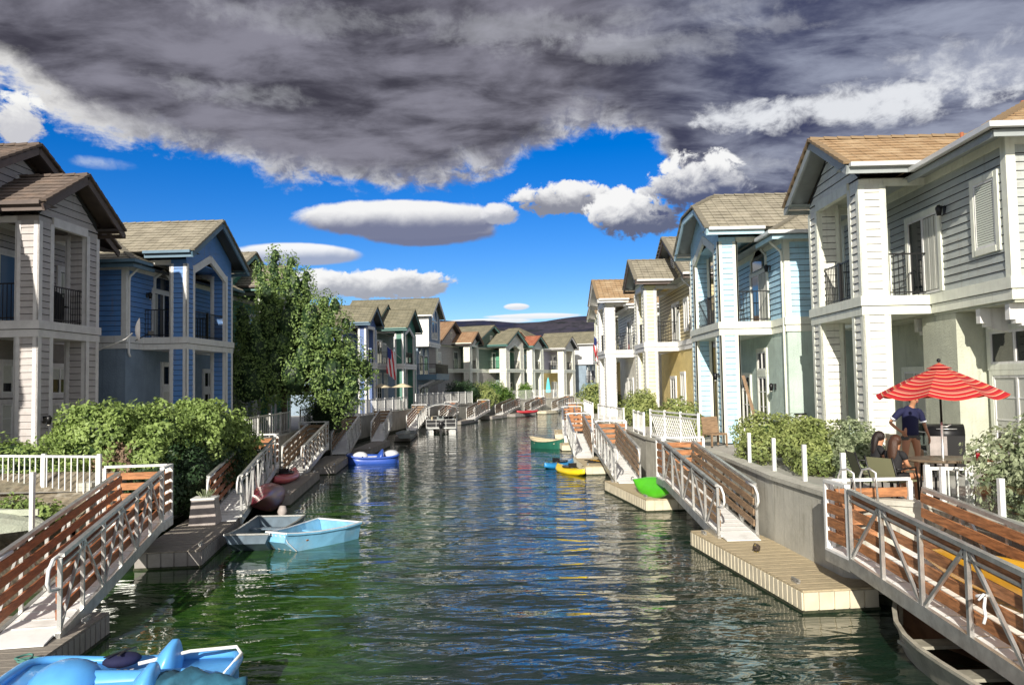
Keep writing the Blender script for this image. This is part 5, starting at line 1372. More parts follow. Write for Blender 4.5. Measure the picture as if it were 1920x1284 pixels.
# ================================================================= FENCES
def fence(name, label, pts, z0=1.7, h=.95, step=.17, mat='alu_white', style='picket', gap=2.0, group=None):
    r_ = thing(name, label, 'fence', (pts[0][0], pts[0][1], z0), 0, group)
    ox, oy = pts[0]
    V = [Vector((a - ox, b_ - oy, 0)) for a, b_ in pts]
    mb = MB(); pk = MB(); gl = MB(); up = Vector((0, 0, 1))
    for si, (P, Q) in enumerate(zip(V, V[1:])):
        L = (Q - P).length; n = max(1, int(round(L / gap)))
        for i in range(1 if si else 0, n + 1):
            p = P.lerp(Q, i / n); pm = MB(); pm.bar(p - up * .1, p + up * (h + .06), .075, .075, mat, up=(0, 1, 0)); pm.build('post', r_)
        if style != 'glass':
            mb.bar(P + up * h, Q + up * h, .05, .05, mat); mb.bar(P + up * .12, Q + up * .12, .05, .05, mat)
        if style == 'picket':
            k = int(L / step)
            for i in range(k): p = P.lerp(Q, (i + .5) / k); pk.bar(p + up * .12, p + up * h, .022, .022, mat, up=(0, 1, 0))
        elif style == 'lattice':
            d = (Q - P).normalized(); hh = h - .25; k = int((L + hh) / .2)
            for i in range(k):
                a = i * .2 - hh
                for s_ in (1, -1):
                    x0, x1 = (a, a + hh) if s_ > 0 else (a + hh, a)
                    z0_, z1_ = .12, .12 + hh
                    if min(x0, x1) < 0 or max(x0, x1) > L: continue
                    pk.bar(P + d * x0 + up * z0_, P + d * x1 + up * z1_, .03, .012 + .004 * s_, mat)
            mb.bar(P + up * (h - .13), Q + up * (h - .13), .045, .045, mat)
        elif style == 'glass':
            for i in range(n):
                a, b_ = P.lerp(Q, (i + .04 / (L / n)) / n), P.lerp(Q, (i + 1 - .04 / (L / n)) / n)
                gl.poly([a + up * .06, b_ + up * .06, b_ + up * (h - .02), a + up * (h - .02)], 'clear')
    mb.build('rail', r_); pk.build('pickets' if style == 'picket' else 'lattice', r_); gl.build('glass_panel', r_)
    return r_
fence('picket_fence', 'white picket fence across the near left corner, behind the upturned boat', [(-9.45, 17.55), (-10.9, 17.9), (-13.6, 18.6)], z0=1.12, h=1.2, step=.15, gap=1.6)
fence('glass_fence', 'single clear panel fence with a grey post on the near left bank', [(-9.15, 13.2), (-9.35, 15.0)], z0=.95, h=1.25, style='glass', gap=1.8)
fence('glass_fence', 'clear glass fence with white posts on the right sea wall before the olive shrubs', [(5.5, 14.1), (5.45, 19.8)], z0=1.64, h=.75, style='glass', gap=1.9)
fence('glass_fence', 'clear glass fence beside the nearest gangway at the right edge', [(6.75, 13.2), (6.75, 8.4)], z0=1.6, h=.62, style='glass', gap=1.6)
fence('picket_gate', 'low white picket gate at the foot of the red parasol patio', [(6.62, 13.45), (7.25, 13.3)], z0=1.45, h=.78, step=.12, gap=.62)
fence('lattice_fence', 'white lattice fence below the leggy shrub on the right bank', [(5.25, 24.6), (4.5, 29.2)], style='lattice', h=1.0, gap=1.5)
fence('picket_fence', 'white picket fence below the clipped shrub on the right bank', [(4.4, 30.2), (4.4, 33.0)], gap=1.4, step=.26, h=.85)
fence('picket_fence', 'white picket fence between the third and fourth gangways on the right bank', [(4.35, 36), (3.85, 43)], gap=1.8, step=.3, h=.85)
fence('picket_fence', 'far white picket fence on the right bank before the flowering shrub', [(3.8, 46), (4.0, 55.5)], gap=2, step=.3, h=.85)
fence('picket_fence', 'grey railing on the sea wall between the second and third gangways on the left', [(-10.55, 29.8), (-11.0, 37)], mat='alu', step=.3, gap=1.8)
fence('picket_fence', 'grey railing on the sea wall left of the round dark evergreen', [(-11.25, 39.6), (-11.75, 50)], mat='alu', step=.3, gap=2.2)
fence('picket_fence', 'white picket fence in front of the house with dark green columns', [(-11.8, 52.5), (-11.45, 60.8), (-10.4, 69.5)], gap=2, step=.2, h=1.1)
fence('picket_fence', 'white lattice like fence above the pontoon boat canopy', [(-10.0, 72), (-8.45, 81), (-6.0, 88.3)], gap=2, step=.16, h=1.3)
fence('picket_fence', 'far white picket fence under the bright hedges at the canal bend', [(-4.9, 91.6), (-2.75, 99.6)], gap=2, step=.16, h=1.2)
fence('picket_fence', 'far white picket fence under the red roofed house', [(-2.2, 100.6), (1.0, 105.2), (5.0, 109.7)], gap=2, step=.18, h=1.2)
# ================================================================= PATIO, PEOPLE, SMALL THINGS
def skin(name, parent, joints, bones, m, sub=2, root=0):
    """one continuous surface grown over a stick figure; joints: [(pos, radius x, radius y)]"""
    me = bpy.data.meshes.new(name); me.from_pydata([j[0] for j in joints], bones, []); me.update()
    o = bpy.data.objects.new(name, me); link(o, parent)
    sk = o.modifiers.new('skin', 'SKIN'); sk.use_smooth_shade = True; sk.branch_smoothing = .4
    sv = me.skin_vertices[0].data if me.skin_vertices else None
    if sv is None:
        bpy.context.view_layer.objects.active = o
        o.modifiers.remove(sk)
        bm = bmesh.new(); bm.from_mesh(me); lay = bm.verts.layers.skin.verify(); bm.verts.ensure_lookup_table()
        for i, j in enumerate(joints): bm.verts[i][lay].radius = (j[1], j[2]); bm.verts[i][lay].use_root = (i == root)
        bm.to_mesh(me); bm.free()
        sk = o.modifiers.new('skin', 'SKIN'); sk.use_smooth_shade = True; sk.branch_smoothing = .4
    else:
        for i, j in enumerate(joints): sv[i].radius = (j[1], j[2]); sv[i].use_root = (i == root)
    ss_ = o.modifiers.new('sub', 'SUBSURF'); ss_.levels = sub; ss_.render_levels = sub
    me.materials.append(M[m])
    return o
def shells(name, parent, lofts, m, n=16):
    """garment made of tapering elliptical sleeves: each loft = [(centre, rx, ry), ...]"""
    mb = MB()
    for lf in lofts:
        rows = []
        for i, (c, rx, ry) in enumerate(lf):
            c = Vector(c); d = (Vector(lf[min(i + 1, len(lf) - 1)][0]) - Vector(lf[max(i - 1, 0)][0])).normalized()
            a = Vector((0, 1, 0)).cross(d)
            a = a.normalized() if a.length > .1 else Vector((1, 0, 0)); b_ = d.cross(a).normalized()
            rows.append([c + a * rx * cos(2 * pi * k / n) * (1 + .03 * noise.noise(Vector((k * .9, i * .8, 1)))) + b_ * ry * sin(2 * pi * k / n) for k in range(n)])
        mb.grid(rows, m, closed=True, cap=True)
    o = mb.build(name, parent)
    s_ = o.modifiers.new('sub', 'SUBSURF'); s_.levels = 1; s_.render_levels = 1
    return o
class Fig:
    def __init__(s): s.j = []; s.b = []
    def a(s, p, r, link_=None, r2=None):
        s.j.append((tuple(p), r, r2 or r)); i = len(s.j) - 1
        if link_ is not None: s.b.append((link_, i))
        return i
    def chain(s, start, pts):
        k = start
        for p, r in pts: k = s.a(p, r, k)
        return k
    def hand(s, wrist, at, d, side_v, curl=.3):
        """palm plus five fingers; d = pointing direction, side_v = thumb side"""
        at = Vector(at); d = Vector(d).normalized(); sv = Vector(side_v).normalized(); nv = d.cross(sv)
        palm = s.a(at + d * .045, .026, wrist)
        for k, ln in enumerate((.068, .076, .07, .055)):
            o_ = sv * (.027 - .018 * k)
            p0 = s.a(at + d * .085 + o_, .0095, palm)
            p1 = s.a(at + d * (.085 + ln * .55) + o_ + nv * curl * .02, .0085, p0)
            s.a(at + d * (.085 + ln * .95) + o_ + nv * curl * .05, .0075, p1)
        t0 = s.a(at + d * .035 + sv * .035, .0115, palm); s.a(at + d * .075 + sv * .052 + nv * curl * .02, .0095, t0)
# ---- the woman standing behind the table, facing the viewer, right hand on her hip, head bent
pr = thing('person', 'woman in a navy shirt and dark shorts standing under the red parasol, hand on hip', 'person', (7.78, 16.4, 1.70), radians(4))
F_ = Fig()
pel = F_.a((0, 0, .93), .12, r2=.09)
wai = F_.a((0, .0, 1.08), .12, pel, .09); che = F_.a((.0, -.02, 1.27), .125, wai, .09); nb = F_.a((.02, -.04, 1.44), .065, che); nk = F_.a((.03, -.075, 1.50), .05, nb)
hd = F_.a((.045, -.115, 1.575), .068, nk, .076); F_.a((.05, -.13, 1.65), .068, hd, .074)
for s_, kn, ft in ((-1, (-.13, -.03, .50), (-.15, .0, .07)), (1, (.125, -.02, .50), (.12, .02, .07))):
    k = F_.chain(pel, [((s_ * .10, 0, .84), .098), ((s_ * .115, -.01, .68), .084), (kn, .056), ((ft[0] * 1.0, .03, .34), .054), ((ft[0], ft[1] + .03, .10), .034)])
    F_.chain(k, [((ft[0] + s_ * .01, ft[1] - .05, .045), .036), ((ft[0] + s_ * .02, ft[1] - .14, .03), .028)])
# her right arm (viewer's left): elbow out, hand on hip
k = F_.chain(che, [((-.17, -.01, 1.39), .052), ((-.27, .02, 1.27), .044), ((-.385, .06, 1.13), .037), ((-.30, .01, 1.03), .032), ((-.225, -.03, .96), .023)])
F_.hand(k, (-.225, -.03, .96), (.5, -.35, -.55), (.3, -.5, .6), .6)
k = F_.chain(che, [((.19, -.02, 1.38), .052), ((.25, -.01, 1.22), .043), ((.285, -.01, 1.10), .037), ((.31, -.05, .96), .032), ((.33, -.09, .85), .022)])
F_.hand(k, (.33, -.09, .85), (.1, -.15, -1), (-.2, -1, .1), .5)
body = skin('body', pr, F_.j, F_.b, 'skin')
shells('shirt', pr, [[((0, .0, .84), .165, .12), ((0, 0, .90), .172, .13), ((0, 0, 1.05), .155, .12), ((0, -.02, 1.25), .175, .128), ((0, -.025, 1.36), .18, .115), ((.01, -.03, 1.42), .13, .09), ((.02, -.045, 1.455), .07, .065)],
    [((-.10, -.02, 1.37), .07, .075), ((-.18, -.01, 1.37), .075, .075), ((-.27, .02, 1.27), .066, .066), ((-.345, .045, 1.18), .062, .062)], [((.10, -.02, 1.36), .07, .075), ((.19, -.02, 1.36), .075, .075), ((.25, -.01, 1.22), .066, .066), ((.28, -.01, 1.11), .062, .062)]], 'cloth_navy')
mb = MB(); mb.tube([(-.318, .035, 1.215), (-.342, .044, 1.184)], [.0655, .0645], 'cloth_pale', 14); mb.build('sleeve_stripe', pr)
mb = MB(); mb.tube([(.268, -.01, 1.155), (.276, -.01, 1.125)], [.066, .066], 'cloth_pale', 14); mb.build('sleeve_stripe', pr)
shells('shorts', pr, [[((0, 0, .80), .16, .11), ((0, 0, .86), .172, .122), ((0, 0, .98), .15, .115)], [((-.10, 0, .88), .10, .105), ((-.112, -.005, .74), .106, .106)], [((.10, 0, .88), .10, .105), ((.112, -.005, .74), .106, .106)]], 'cloth_grey')
mb = MB(); mb.ball((.047, -.095, 1.655), .098, 'hair', 14, 10, (1, 1.08, 1.0)); mb.ball((.045, -.02, 1.60), .075, 'hair', 12, 8, (1, .9, 1.1)); mb.build('hair', pr)
mb = MB()
for s_ in (-1, 1): mb.ball((.05 + s_ * .03, -.215, 1.60), .011, 'hair', 8, 6)
mb.build('eyes', pr)
mb = MB(); mb.ball((.05, -.228, 1.575), .015, 'skin', 8, 6, (.8, 1, 1.5)); mb.build('nose', pr)
mb = MB(); mb.ball((.05, -.212, 1.545), .02, 'pl_pink', 8, 6, (1.1, .5, .35)); mb.build('mouth', pr)
# ---- seated figures
def sitter(label, loc, rot, top, hairm, lean=.05, arm=None):
    r_ = thing('person', label, 'person', loc, radians(rot), None)
    F2 = Fig()   # faces +y
    pel = F2.a((0, 0, .46), .12, r2=.10); wa = F2.a((0, .0, .62), .105, pel, .08); ch = F2.a((0, lean, .80), .125, wa, .085); n_ = F2.a((0, lean + .02, .94), .045, ch)
    h1 = F2.a((0, lean + .05, 1.03), .078, n_, .085); F2.a((0, lean + .06, 1.11), .07, h1, .075)
    for s_ in (-1, 1):
        k = F2.chain(pel, [((s_ * .09, .12, .46), .08), ((s_ * .11, .42, .47), .055), ((s_ * .11, .45, .25), .045), ((s_ * .11, .42, .07), .03)])
        F2.a((s_ * .12, .54, .03), .03, k)
        if arm and s_ == arm[0]: k = F2.chain(ch, [((s_ * .15, lean, .88), .045), ((s_ * .2, lean + .14, .74), .036), ((s_ * .16, lean + .36, .73), .026)]); F2.hand(k, (s_ * .16, lean + .36, .73), (-.2 * s_, 1, .05), (-s_, .2, 0), .9)
        else: k = F2.chain(ch, [((s_ * .15, lean, .87), .045), ((s_ * .19, lean + .06, .68), .036), ((s_ * .12, lean + .26, .58), .025)]); F2.hand(k, (s_ * .12, lean + .26, .58), (-.3 * s_, 1, -.1), (-s_, .3, .2), .7)
    skin('body', r_, F2.j, F2.b, 'skin', 2)
    shells('top', r_, [[((0, 0, .44), .15, .12), ((0, 0, .62), .135, .105), ((0, lean, .80), .15, .11), ((0, lean, .88), .14, .10), ((0, lean + .01, .94), .06, .055)]] + [[((s_ * .08, lean, .87), .06, .06), ((s_ * .155, lean, .87), .062, .062), ((s_ * .185, lean + .05, .74), .055, .055)] for s_ in (-1, 1)], top)
    shells('shorts', r_, [[((s_ * .05, -.05, .47), .11, .10), ((s_ * .09, .12, .47), .098, .095), ((s_ * .105, .34, .475), .078, .078)] for s_ in (-1, 1)], 'cloth_black')
    mb = MB(); mb.ball((0, lean + .03, 1.085), .098, hairm, 14, 10, (1, 1.05, 1.05)); mb.build('hair', r_)
    shells('hair', r_, [[((0, lean, 1.15), .05, .04), ((0, lean - .03, 1.08), .095, .07), ((0, lean - .06, .95), .10, .06), ((0, lean - .085, .82), .095, .045), ((.01, lean - .10, .72), .05, .025)]], hairm)
    mb = MB()
    for s_ in (-1, 1): mb.ball((s_ * .03, lean + .135, 1.06), .01, 'hair', 8, 6)
    mb.build('eyes', r_)
    mb = MB(); mb.ball((0, lean + .15, 1.03), .014, 'skin', 8, 6, (.8, 1, 1.4)); mb.build('nose', r_)
    return r_
def pchair(label, loc, rot, m='cloth_olive'):
    r_ = thing('patio_chair', label, 'chair', loc, radians(rot), 'chairs round the patio table')
    mb = MB(); mb.box(-.26, .26, -.24, .26, .36, .39, m); mb.build('seat', r_)
    mb = MB(); mb.hexa([(-.25, -.24, .40), (.25, -.24, .40), (.25, -.26, .40), (-.25, -.26, .40), (-.25, -.34, .78), (.25, -.34, .78), (.25, -.365, .78), (-.25, -.365, .78)], m); mb.build('backrest', r_)
    for s_ in (-1, 1):
        mb = MB(); mb.tube([(s_ * .27, .28, 0), (s_ * .27, .26, .38), (s_ * .27, .22, .60), (s_ * .27, -.26, .60)], .016, 'iron', 7); mb.build('arm_leg', r_)
        mb = MB(); mb.tube([(s_ * .27, -.30, 0), (s_ * .27, -.24, .38), (s_ * .27, -.37, .80)], .016, 'iron', 7); mb.build('leg', r_)
    return r_
pchair('olive sling chair with its back to the canal, the second girl in it', (6.32, 14.0, PAT), -62)
pchair('olive sling chair behind the first girl by the white column', (6.35, 14.95, PAT), -95)
sitter('girl with dark hair seated by the white column, leftmost at the table', (6.42, 14.95, PAT - .02), -95, 'cloth_black', 'hair', .06)
sitter('girl with long brown hair seated low in the olive sling chair', (6.32, 14.0, PAT - .03), -62, 'cloth_black', 'hair_br', .06)
pchair('patio chair under the guest in the pale shirt, mostly behind the big shrub', (8.25, 13.75, PAT), 80)
sitter('guest in a pale shirt reaching for a red drink, mostly hidden by the big shrub', (8.22, 13.76, PAT - .05), 80, 'cloth_pale', 'hair', .08, arm=(1, 0))
t_ = thing('patio_table', 'dark oval patio table under the red parasol', 'table', (7.3, 14.15, PAT))
mb = MB(); rows = []
for (s_, z) in ((.97, .675), (1, .69), (1, .71), (.98, .722), (.0, .722)): rows.append([(.66 * s_ * cos(2 * pi * k / 28), .52 * s_ * sin(2 * pi * k / 28), z) for k in range(28)])
mb.grid(rows, 'table_top', closed=True, smooth=False); mb.build('table_top', t_)
for a in (45, 135, 225, 315): mb = MB(); a = radians(a); mb.tube([(.42 * cos(a), .34 * sin(a), .67), (.46 * cos(a), .38 * sin(a), 0)], .02, 'iron', 7); mb.build('leg', t_)
c_ = thing('drink_cup', 'clear cup of dark red drink at the edge of the patio table', 'cup', (7.78, 14.0, PAT + .723))
mb = MB(); mb.tube([(0, 0, 0), (0, 0, .13)], [.03, .042], 'drink', 12); mb.build('drink', c_); mb = MB(); mb.tube([(0, 0, .131), (0, 0, .16)], [.043, .046], 'white_flag', 12, cap=False); mb.build('rim', c_)
# parasol
u_ = thing('parasol', 'red striped parasol open over the patio table', 'parasol', (7.26, 14.15, PAT), radians(8))
mb = MB(); mb.tube([(0, 0, 0), (0, 0, 1.35)], .022, 'alu', 8); mb.tube([(0, 0, 1.3), (0, 0, 2.33)], .019, 'iron', 8); mb.tube([(0, 0, .02), (0, 0, .1)], [.22, .2], 'iron', 14); mb.build('pole', u_)
mb = MB(); mb.tube([(.0, 0, 1.28), (.08, -.03, 1.27), (.14, -.05, 1.31)], .014, 'alu', 6); mb.build('crank', u_)
mb = MB(); NS, NR, SUB = 8, 12, 8; R_ = 1.06
rows = []; uvs = []
for i in range(NR + 1):
    f = i / NR; row = []; 
    for k in range(NS * SUB):
        a = 2 * pi * k / (NS * SUB); ph = (k % SUB) / SUB
        sag = sin(pi * ph)
        r = R_ * f * (1 - .075 * sag * f)
        z = 2.33 - .50 * f ** 1.12 - .085 * sag * f ** 1.6 
        row.append((r * cos(a), r * sin(a), z))
    rows.append(row)
for i in range(NR):
    for k in range(NS * SUB):
        j = (k + 1) % (NS * SUB)
        mb.poly([rows[i][k], rows[i][j], rows[i + 1][j], rows[i + 1][k]], 'stripes', [(i / NR, 0), (i / NR, 1), ((i + 1) / NR, 1), ((i + 1) / NR, 0)])
# vent cap
for k in range(NS * SUB):
    j = (k + 1) % (NS * SUB)
    for (f0, f1, z0, z1) in ((0, .2, 2.38, 2.29),):
        P = lambda q, f, z: (R_ * f * cos(2 * pi * q / (NS * SUB)), R_ * f * sin(2 * pi * q / (NS * SUB)), z)
        mb.poly([P(k, .001, 2.39), P(j, .001, 2.39), P(j, .2, 2.285), P(k, .2, 2.285)], 'stripes', [(.02, 0), (.02, 1), (.25, 1), (.25, 0)])
mb.build('canopy', u_, recalc=False)
for k in range(8):
    a = 2 * pi * k / 8; mb = MB(); mb.tube([(.02 * cos(a), .02 * sin(a), 2.30), (R_ * .98 * cos(a), R_ * .98 * sin(a), 1.83)], .009, 'iron', 5); mb.tube([(.03 * cos(a), .03 * sin(a), 1.92), (R_ * .5 * cos(a), R_ * .5 * sin(a), 2.08)], .008, 'iron', 5); mb.build('rib', u_)
mb = MB(); mb.ball((0, 0, 2.43), .035, 'iron', 10, 8); mb.build('finial', u_)
# grill against the wall, cushioned chair
g_ = thing('barbecue_grill', 'dark grill with a pale side cover standing against the sage wall behind the parasol pole', 'grill', (9.25, 17.9, PAT), radians(-20))
mb = MB(); mb.box(-.35, .35, -.25, .25, .12, .85, 'iron'); mb.box(-.34, .0, -.262, -.251, .15, .84, 'tote'); mb.build('cabinet', g_)
mb = MB(); mb.tube([(-.36, 0, .86), (.36, 0, .86)], .24, 'iron', 14); mb.build('lid', g_)
mb = MB(); mb.tube([(-.2, -.27, 1.0), (.2, -.27, 1.0)], .014, 'alu', 6); mb.build('handle', g_)
for s_ in (-1, 1): mb = MB(); mb.box(s_ * .3 - .03, s_ * .3 + .03, -.2, .2, 0, .119, 'iron'); mb.build('leg', g_)
a_ = thing('armchair', 'beige cushioned wicker armchair behind the seated girls', 'chair', (8.0, 17.35, PAT), radians(160))
mb = MB(); mb.box(-.32, .32, -.3, .3, .12, .42, 'cloth_beige'); mb.build('seat', a_)
mb = MB(); mb.hexa([(-.32, .24, .42), (.32, .24, .42), (.32, .36, .42), (-.32, .36, .42), (-.3, .32, .95), (.3, .32, .95), (.3, .44, .93), (-.3, .44, .93)], 'cloth_beige'); mb.build('backrest', a_)
for s_ in (-1, 1): mb = MB(); mb.box(s_ * .36 - .05, s_ * .36 + .05, -.3, .36, .0, .62, 'wood_grey'); mb.build('armrest', a_)
# things on and by the balconies
b_ = thing('covered_grill', 'black covered barbecue on the balcony of the taupe house', 'grill', (-13.95, 23.15, 5.765))
mb = MB(); rows = []
for (z, r) in ((.0, .30), (.05, .34), (.55, .36), (.75, .37), (.9, .30), (.98, .12), (1.0, .01)): rows.append([(r * .8 * cos(2 * pi * k / 16) * (1 + .05 * sin(3 * k)), r * 1.25 * sin(2 * pi * k / 16), z) for k in range(16)])
mb.grid(rows, 'cloth_black', closed=True); mb.build('cover', b_)
mb = MB(); mb.box(-.2, .2, .42, .60, .52, .56, 'iron'); mb.build('side_shelf', b_)
def bistro(label, x, y, z, m='iron', rot=0, g='balcony chairs'):
    r_ = thing('balcony_chair', label, 'chair', (x, y, z), radians(rot), g)
    mb = MB(); mb.tube([(0, 0, .43), (0, 0, .45)], .19, m, 12); mb.build('seat', r_)
    for a in (45, 135, 225, 315): mb = MB(); a = radians(a); mb.tube([(.13 * cos(a), .13 * sin(a), .43), (.2 * cos(a), .2 * sin(a), 0)], .011, m, 5); mb.build('leg', r_)
    mb = MB(); mb.tube([(-.17, -.15, .44), (-.18, -.2, .8), (0, -.22, .9), (.18, -.2, .8), (.17, -.15, .44)], .012, m, 6); mb.tube([(0, -.17, .45), (0, -.22, .9)], .01, m, 5); mb.build('backrest', r_)
bistro('black iron chair on the balcony of the sage house, behind the railing', 9.2, 22.1, 5.77, rot=70)
bistro('black iron chair on the balcony of the sky blue house', 7.65, 28.4, 5.77, rot=-30)
bistro('chair on the balcony of the white house beyond the cream columns', 5.9, 51.7, 5.77, m='alu_white', rot=40)
s_ = thing('armchair', 'tan wicker chair standing at the foot of the sky blue columns', 'chair', (6.2, 26.6, PAT), radians(20))
mb = MB(); mb.box(-.3, .3, -.28, .28, .36, .42, 'wood_grey'); mb.build('seat', s_)
mb = MB(); mb.hexa([(-.3, .2, .42), (.3, .2, .42), (.3, .25, .42), (-.3, .25, .42), (-.3, .3, .95), (.3, .3, .95), (.3, .34, .93), (-.3, .34, .93)], 'wood_grey'); mb.build('backrest', s_)
for x in (-.28, .28):
    for y in (-.26, .24): mb = MB(); mb.bar((x, y, 0), (x, y, .36), .05, .05, 'wood_grey', up=(0, 1, 0)); mb.build('leg', s_)
l_ = thing('ladder', 'wooden ladder leaning on the wall of the sky blue house', 'ladder', (7.85, 26.9, PAT), radians(70))
mb = MB()
for x in (-.2, .2): mb.bar((x, 0, 0), (x, .55, 2.3), .04, .07, 'wood_grey')
mb.build('side_rail', l_)
mb = MB()
for k in range(7): f = (k + .7) / 7.6; mb.bar((-.2, .55 * f, 2.3 * f), (.2, .55 * f, 2.3 * f), .03, .04, 'wood_grey')
mb.build('rungs', l_)
t_ = thing('side_table', 'low black table with a white pot against the sky blue house', 'table', (8.6, 25.6, PAT))
mb = MB(); mb.box(-.55, .45, -.25, .25, .62, .66, 'iron'); mb.build('top', t_)
for x in (-.5, .4):
    for y in (-.2, .2): mb = MB(); mb.bar((x, y, 0), (x, y, .62), .04, .04, 'iron', up=(0, 1, 0)); mb.build('leg', t_)
p_ = thing('storage_pot', 'white pot with a black lid on the low black table', 'pot', (8.7, 25.6, PAT + .661))
mb = MB(); mb.tube([(0, 0, 0), (0, 0, .36)], .16, 'white_flag', 14); mb.build('pot', p_); mb = MB(); mb.tube([(0, 0, .361), (0, 0, .40)], [.2, .19], 'iron', 14); mb.build('lid', p_)
# roof pipes
for (lab, p, h) in (('copper vent pipe rising from the orange roof of the sage house portico', (11.1, 20.0, 9.45), .42), ('short copper vent pipe on the main roof at the right edge', (11.9, 18.8, 9.85), .38)):
    r_ = thing('vent_pipe', lab, 'vent pipe', p); mb = MB(); mb.tube([(0, 0, -.35), (0, 0, h)], .045, 'copper', 9); mb.build('pipe', r_); mb = MB(); mb.cone((0, 0, 0), .13, .05, -.12, .04, 'copper'); mb.build('flashing', r_)
# satellite dish on a bracket off the taupe house
d_ = thing('satellite_dish', 'grey satellite dish on an arm fixed to the far column of the taupe house', 'satellite dish', (-13.0, 24.9, 5.35), radians(30))
mb = MB(); mb.tube([(-.4, -.1, -.3), (.35, 0, .05), (.55, 0, .25)], .025, 'alu', 7); mb.build('arm', d_)
mb = MB(); rows = []
for r in (0.001, .12, .24, .36): rows.append([(.62 + .25 * r * r / .13 * .5 - .0, r * cos(2 * pi * k / 18), .35 + r * sin(2 * pi * k / 18) * 1.1) for k in range(18)])
mb.grid(rows, 'dishgrey', closed=True); mb.build('dish', d_)
mb = MB(); mb.tube([(.62, 0, .0), (1.05, 0, .25)], .018, 'iron', 6); mb.box(1.0, 1.16, -.05, .05, .2, .32, 'iron'); mb.build('receiver', d_)
downspout(R2, f2, -1.4, 1.8, 1.7, 8.4, 'trim_cream'); downspout(L3, g3, -2.85, 1.7, 1.7, 8.4, 'trim_white'); downspout(R3, f3, -3.2, 1.75, 5.8, 8.7, 'trim_white')
# flags
def flag(label, base, tip, drop, seed, w_=.75):
    r_ = thing('flag', label, 'flag', base)
    B_, T_ = Vector((0, 0, 0)), Vector(tip) - Vector(base)
    mb = MB(); mb.tube([tuple(B_), tuple(T_)], .02, 'trim_white', 6); mb.build('pole', r_)
    mb = MB(); n, q = 10, 13
    P = lambda i, j: (B_.lerp(T_, 1 - .62 * i / n) + Vector((.06 * sin(i * 1.7 + j * .4 + seed), .06 * cos(j * .9 + i), -drop * j / q)))
    for i in range(n):
        for j in range(q):
            m = 'blue_flag' if (i < 4 and j < 5) else ('red_flag' if i % 2 == 0 else 'white_flag')
            mb.poly([P(i, j), P(i + 1, j), P(i + 1, j + 1), P(i, j + 1)], m)
    mb.build('cloth', r_)
flag('striped flag hanging from the near column of the house with dark green columns', (-11.1, 70.9, 6.2), (-12.2, 70.0, 7.3), 2.4, 0)
flag('striped flag hanging off the yellow house behind the white one', (5.9, 60.8, 6.0), (5.15, 59.6, 7.3), 1.7, 2)
def closed_parasol(label, loc, m, h=2.5):
    r_ = thing('closed_parasol', label, 'parasol', loc)
    mb = MB(); mb.tube([(0, 0, 0), (0, 0, h)], .025, 'alu', 7); mb.tube([(0, 0, 0), (0, 0, .08)], .25, 'iron', 12); mb.build('pole', r_)
    mb = MB(); rows = []
    for (z, r) in ((.75, .30), (.9, .34), (1.3, .27), (1.8, .2), (2.2, .13), (2.5, .03)): rows.append([(r * (1 + .25 * (k % 2)) * cos(2 * pi * k / 12), r * (1 + .25 * (k % 2)) * sin(2 * pi * k / 12), z * h / 2.5) for k in range(12)])
    mb.grid(rows, m, closed=True); mb.build('canopy', r_)
closed_parasol('closed turquoise parasol under the violet grey house', (3.05, 110.5, PAT), 'turq', 3.0)
closed_parasol('closed lime yellow parasol beside the yellow house', (5.6, 59.2, PAT), 'lime_cloth', 2.9)
for i, (x, y, lab) in enumerate(((-12.4, 68.0, 'small cream parasol left of the dark green columns'), (-10.6, 68.2, 'small cream parasol in front of the dark green columns'))):
    r_ = thing('small_parasol', lab, 'parasol', (x, y, PAT))
    mb = MB(); mb.tube([(0, 0, 0), (0, 0, 2.3)], .025, 'iron', 7); mb.build('pole', r_)
    mb = MB(); mb.cone((0, 0, 0), 1.05, .03, 2.05, 2.4, 'cloth_beige', 8); mb.build('canopy', r_)
# storage box with tufts on the left bank
b_ = thing('storage_box', 'pale grey tapered box with a tuft of dry grass on the dock below the hedge', 'box', (-8.2, 20.3, .37), radians(8))
mb = MB(); mb.hexa([(-.34, -.3, 0), (.34, -.3, 0), (.34, .3, 0), (-.34, .3, 0), (-.28, -.25, .62), (.26, -.25, .62), (.26, .25, .62), (-.28, .25, .62)], 'tote'); mb.build('box', b_)
mb = MB(); mb.hexa([(-.3, -.27, .621), (.28, -.27, .621), (.28, .27, .621), (-.3, .27, .621), (-.3, -.27, .66), (.28, -.27, .66), (.28, .27, .66), (-.3, .27, .66)], 'alu_white'); mb.build('lid', b_)
mb = MB(); rn = random.Random(4)
for k in range(40): a = rn.uniform(0, 6.28); mb.bar((.1 * cos(a), .1 * sin(a), .66), (.22 * cos(a), .22 * sin(a), .66 + rn.uniform(.1, .22)), .01, .01, 'leaf_pale')
mb.build('dry_grass', b_)
# duck on the dock: tucked mallard hen
k_ = thing('duck', 'dark brown duck resting on the pale plank dock', 'duck', (4.48, 16.0, .365), radians(245)); k_.scale = (.66, .66, .78)
mb = MB(); rows = []
for i in range(15):
    f = i / 14; x = -.17 + .34 * f; r = .098 * (sin(pi * min(1, max(.03, f * .94 + .05)))) ** .6
    rows.append([(x, r * 1.05 * cos(2 * pi * k / 14), .095 + r * .95 * sin(2 * pi * k / 14) + .02 * (1 - f)) for k in range(14)])
for i in range(7):   # neck folded back into a low head
    f = (i + 1) / 7; c = (.17 - .02 * f, 0, .12 + .10 * f); r = .045 + (.008 if i > 3 else 0) - (.03 if i == 6 else 0)
    rows.append([(c[0] + (.02 * sin(2 * pi * k / 14)), r * cos(2 * pi * k / 14), c[2] + r * .8 * sin(2 * pi * k / 14)) for k in range(14)])
mb.grid(rows, 'feather', closed=True, cap=True); mb.build('body', k_)
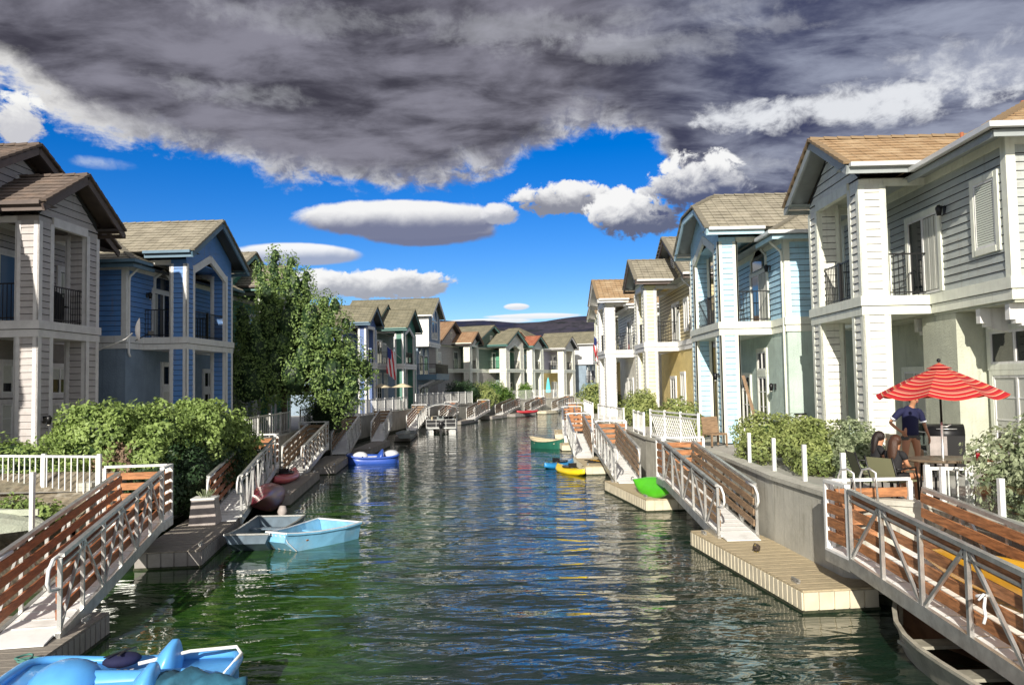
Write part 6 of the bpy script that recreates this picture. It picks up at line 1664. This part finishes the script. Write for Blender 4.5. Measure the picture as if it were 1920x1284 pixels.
mb = MB(); mb.hexa([(.18, -.014, .205), (.25, -.017, .195), (.25, .017, .195), (.18, .014, .205), (.18, -.012, .22), (.25, -.012, .205), (.25, .012, .205), (.18, .012, .22)], 'beak'); mb.build('beak', k_)
for s_ in (-1, 1):
    mb = MB(); mb.ball((-.02, s_ * .088, .11), .09, 'feather', 12, 7, (1.35, .22, .6)); mb.build('wing', k_)
    mb = MB(); mb.box(.0, .07, s_ * .04 - .02, s_ * .04 + .02, 0, .012, 'beak'); mb.build('foot', k_)
mb = MB(); mb.hexa([(-.25, -.03, .10), (-.15, -.05, .08), (-.15, .05, .08), (-.25, .03, .10), (-.25, -.02, .125), (-.15, -.04, .13), (-.15, .04, .13), (-.25, .02, .125)], 'feather'); mb.build('tail', k_)
# mooring lines and clutter on the small dock
r_ = thing('rope_heap', 'tangle of dark ropes on the small dock', 'rope', (2.9, 34.4, .37))
mb = MB(); pts = [(.35 * sin(k * 1.3) + .1 * cos(k * 2.9), .5 * cos(k * .83), .02 + .01 * (k % 3)) for k in range(40)]; mb.tube(pts, .018, 'iron', 5); mb.build('rope', r_)
mb = MB(); mb.tube([(-.3, .5, .03), (0, .1, .05), (.35, -.5, .03)], .02, 'pl_amber', 6); mb.build('paddle_shaft', r_)
r_ = thing('utility_pedestal', 'white service box on the sea wall behind the green kayak', 'service box', (4.78, 22.2, .37))
mb = MB(); mb.box(-.14, .14, -.12, .12, 0, .95, 'alu_white'); mb.build('cabinet', r_); mb = MB(); mb.box(-.16, .16, -.14, .14, .951, 1.0, 'alu'); mb.build('cap', r_)
# white ribbon tied on the near right gangway
r_ = thing('ribbon', 'white ribbon knotted round a post of the nearest right gangway', 'ribbon', (5.14, 9.3, 1.25))
mb = MB(); mb.tube([(.05, 0, .0), (0, -.06, .02), (-.06, 0, 0), (0, .05, -.01), (.05, 0, 0)], .02, 'white_flag', 6); mb.tube([(0, -.06, 0), (-.04, -.10, -.1), (-.02, -.09, -.2), (-.06, -.11, -.28)], .018, 'white_flag', 6); mb.tube([(0, -.06, .02), (-.05, -.12, .05), (-.10, -.1, -.02)], .015, 'white_flag', 6); mb.build('knot', r_)
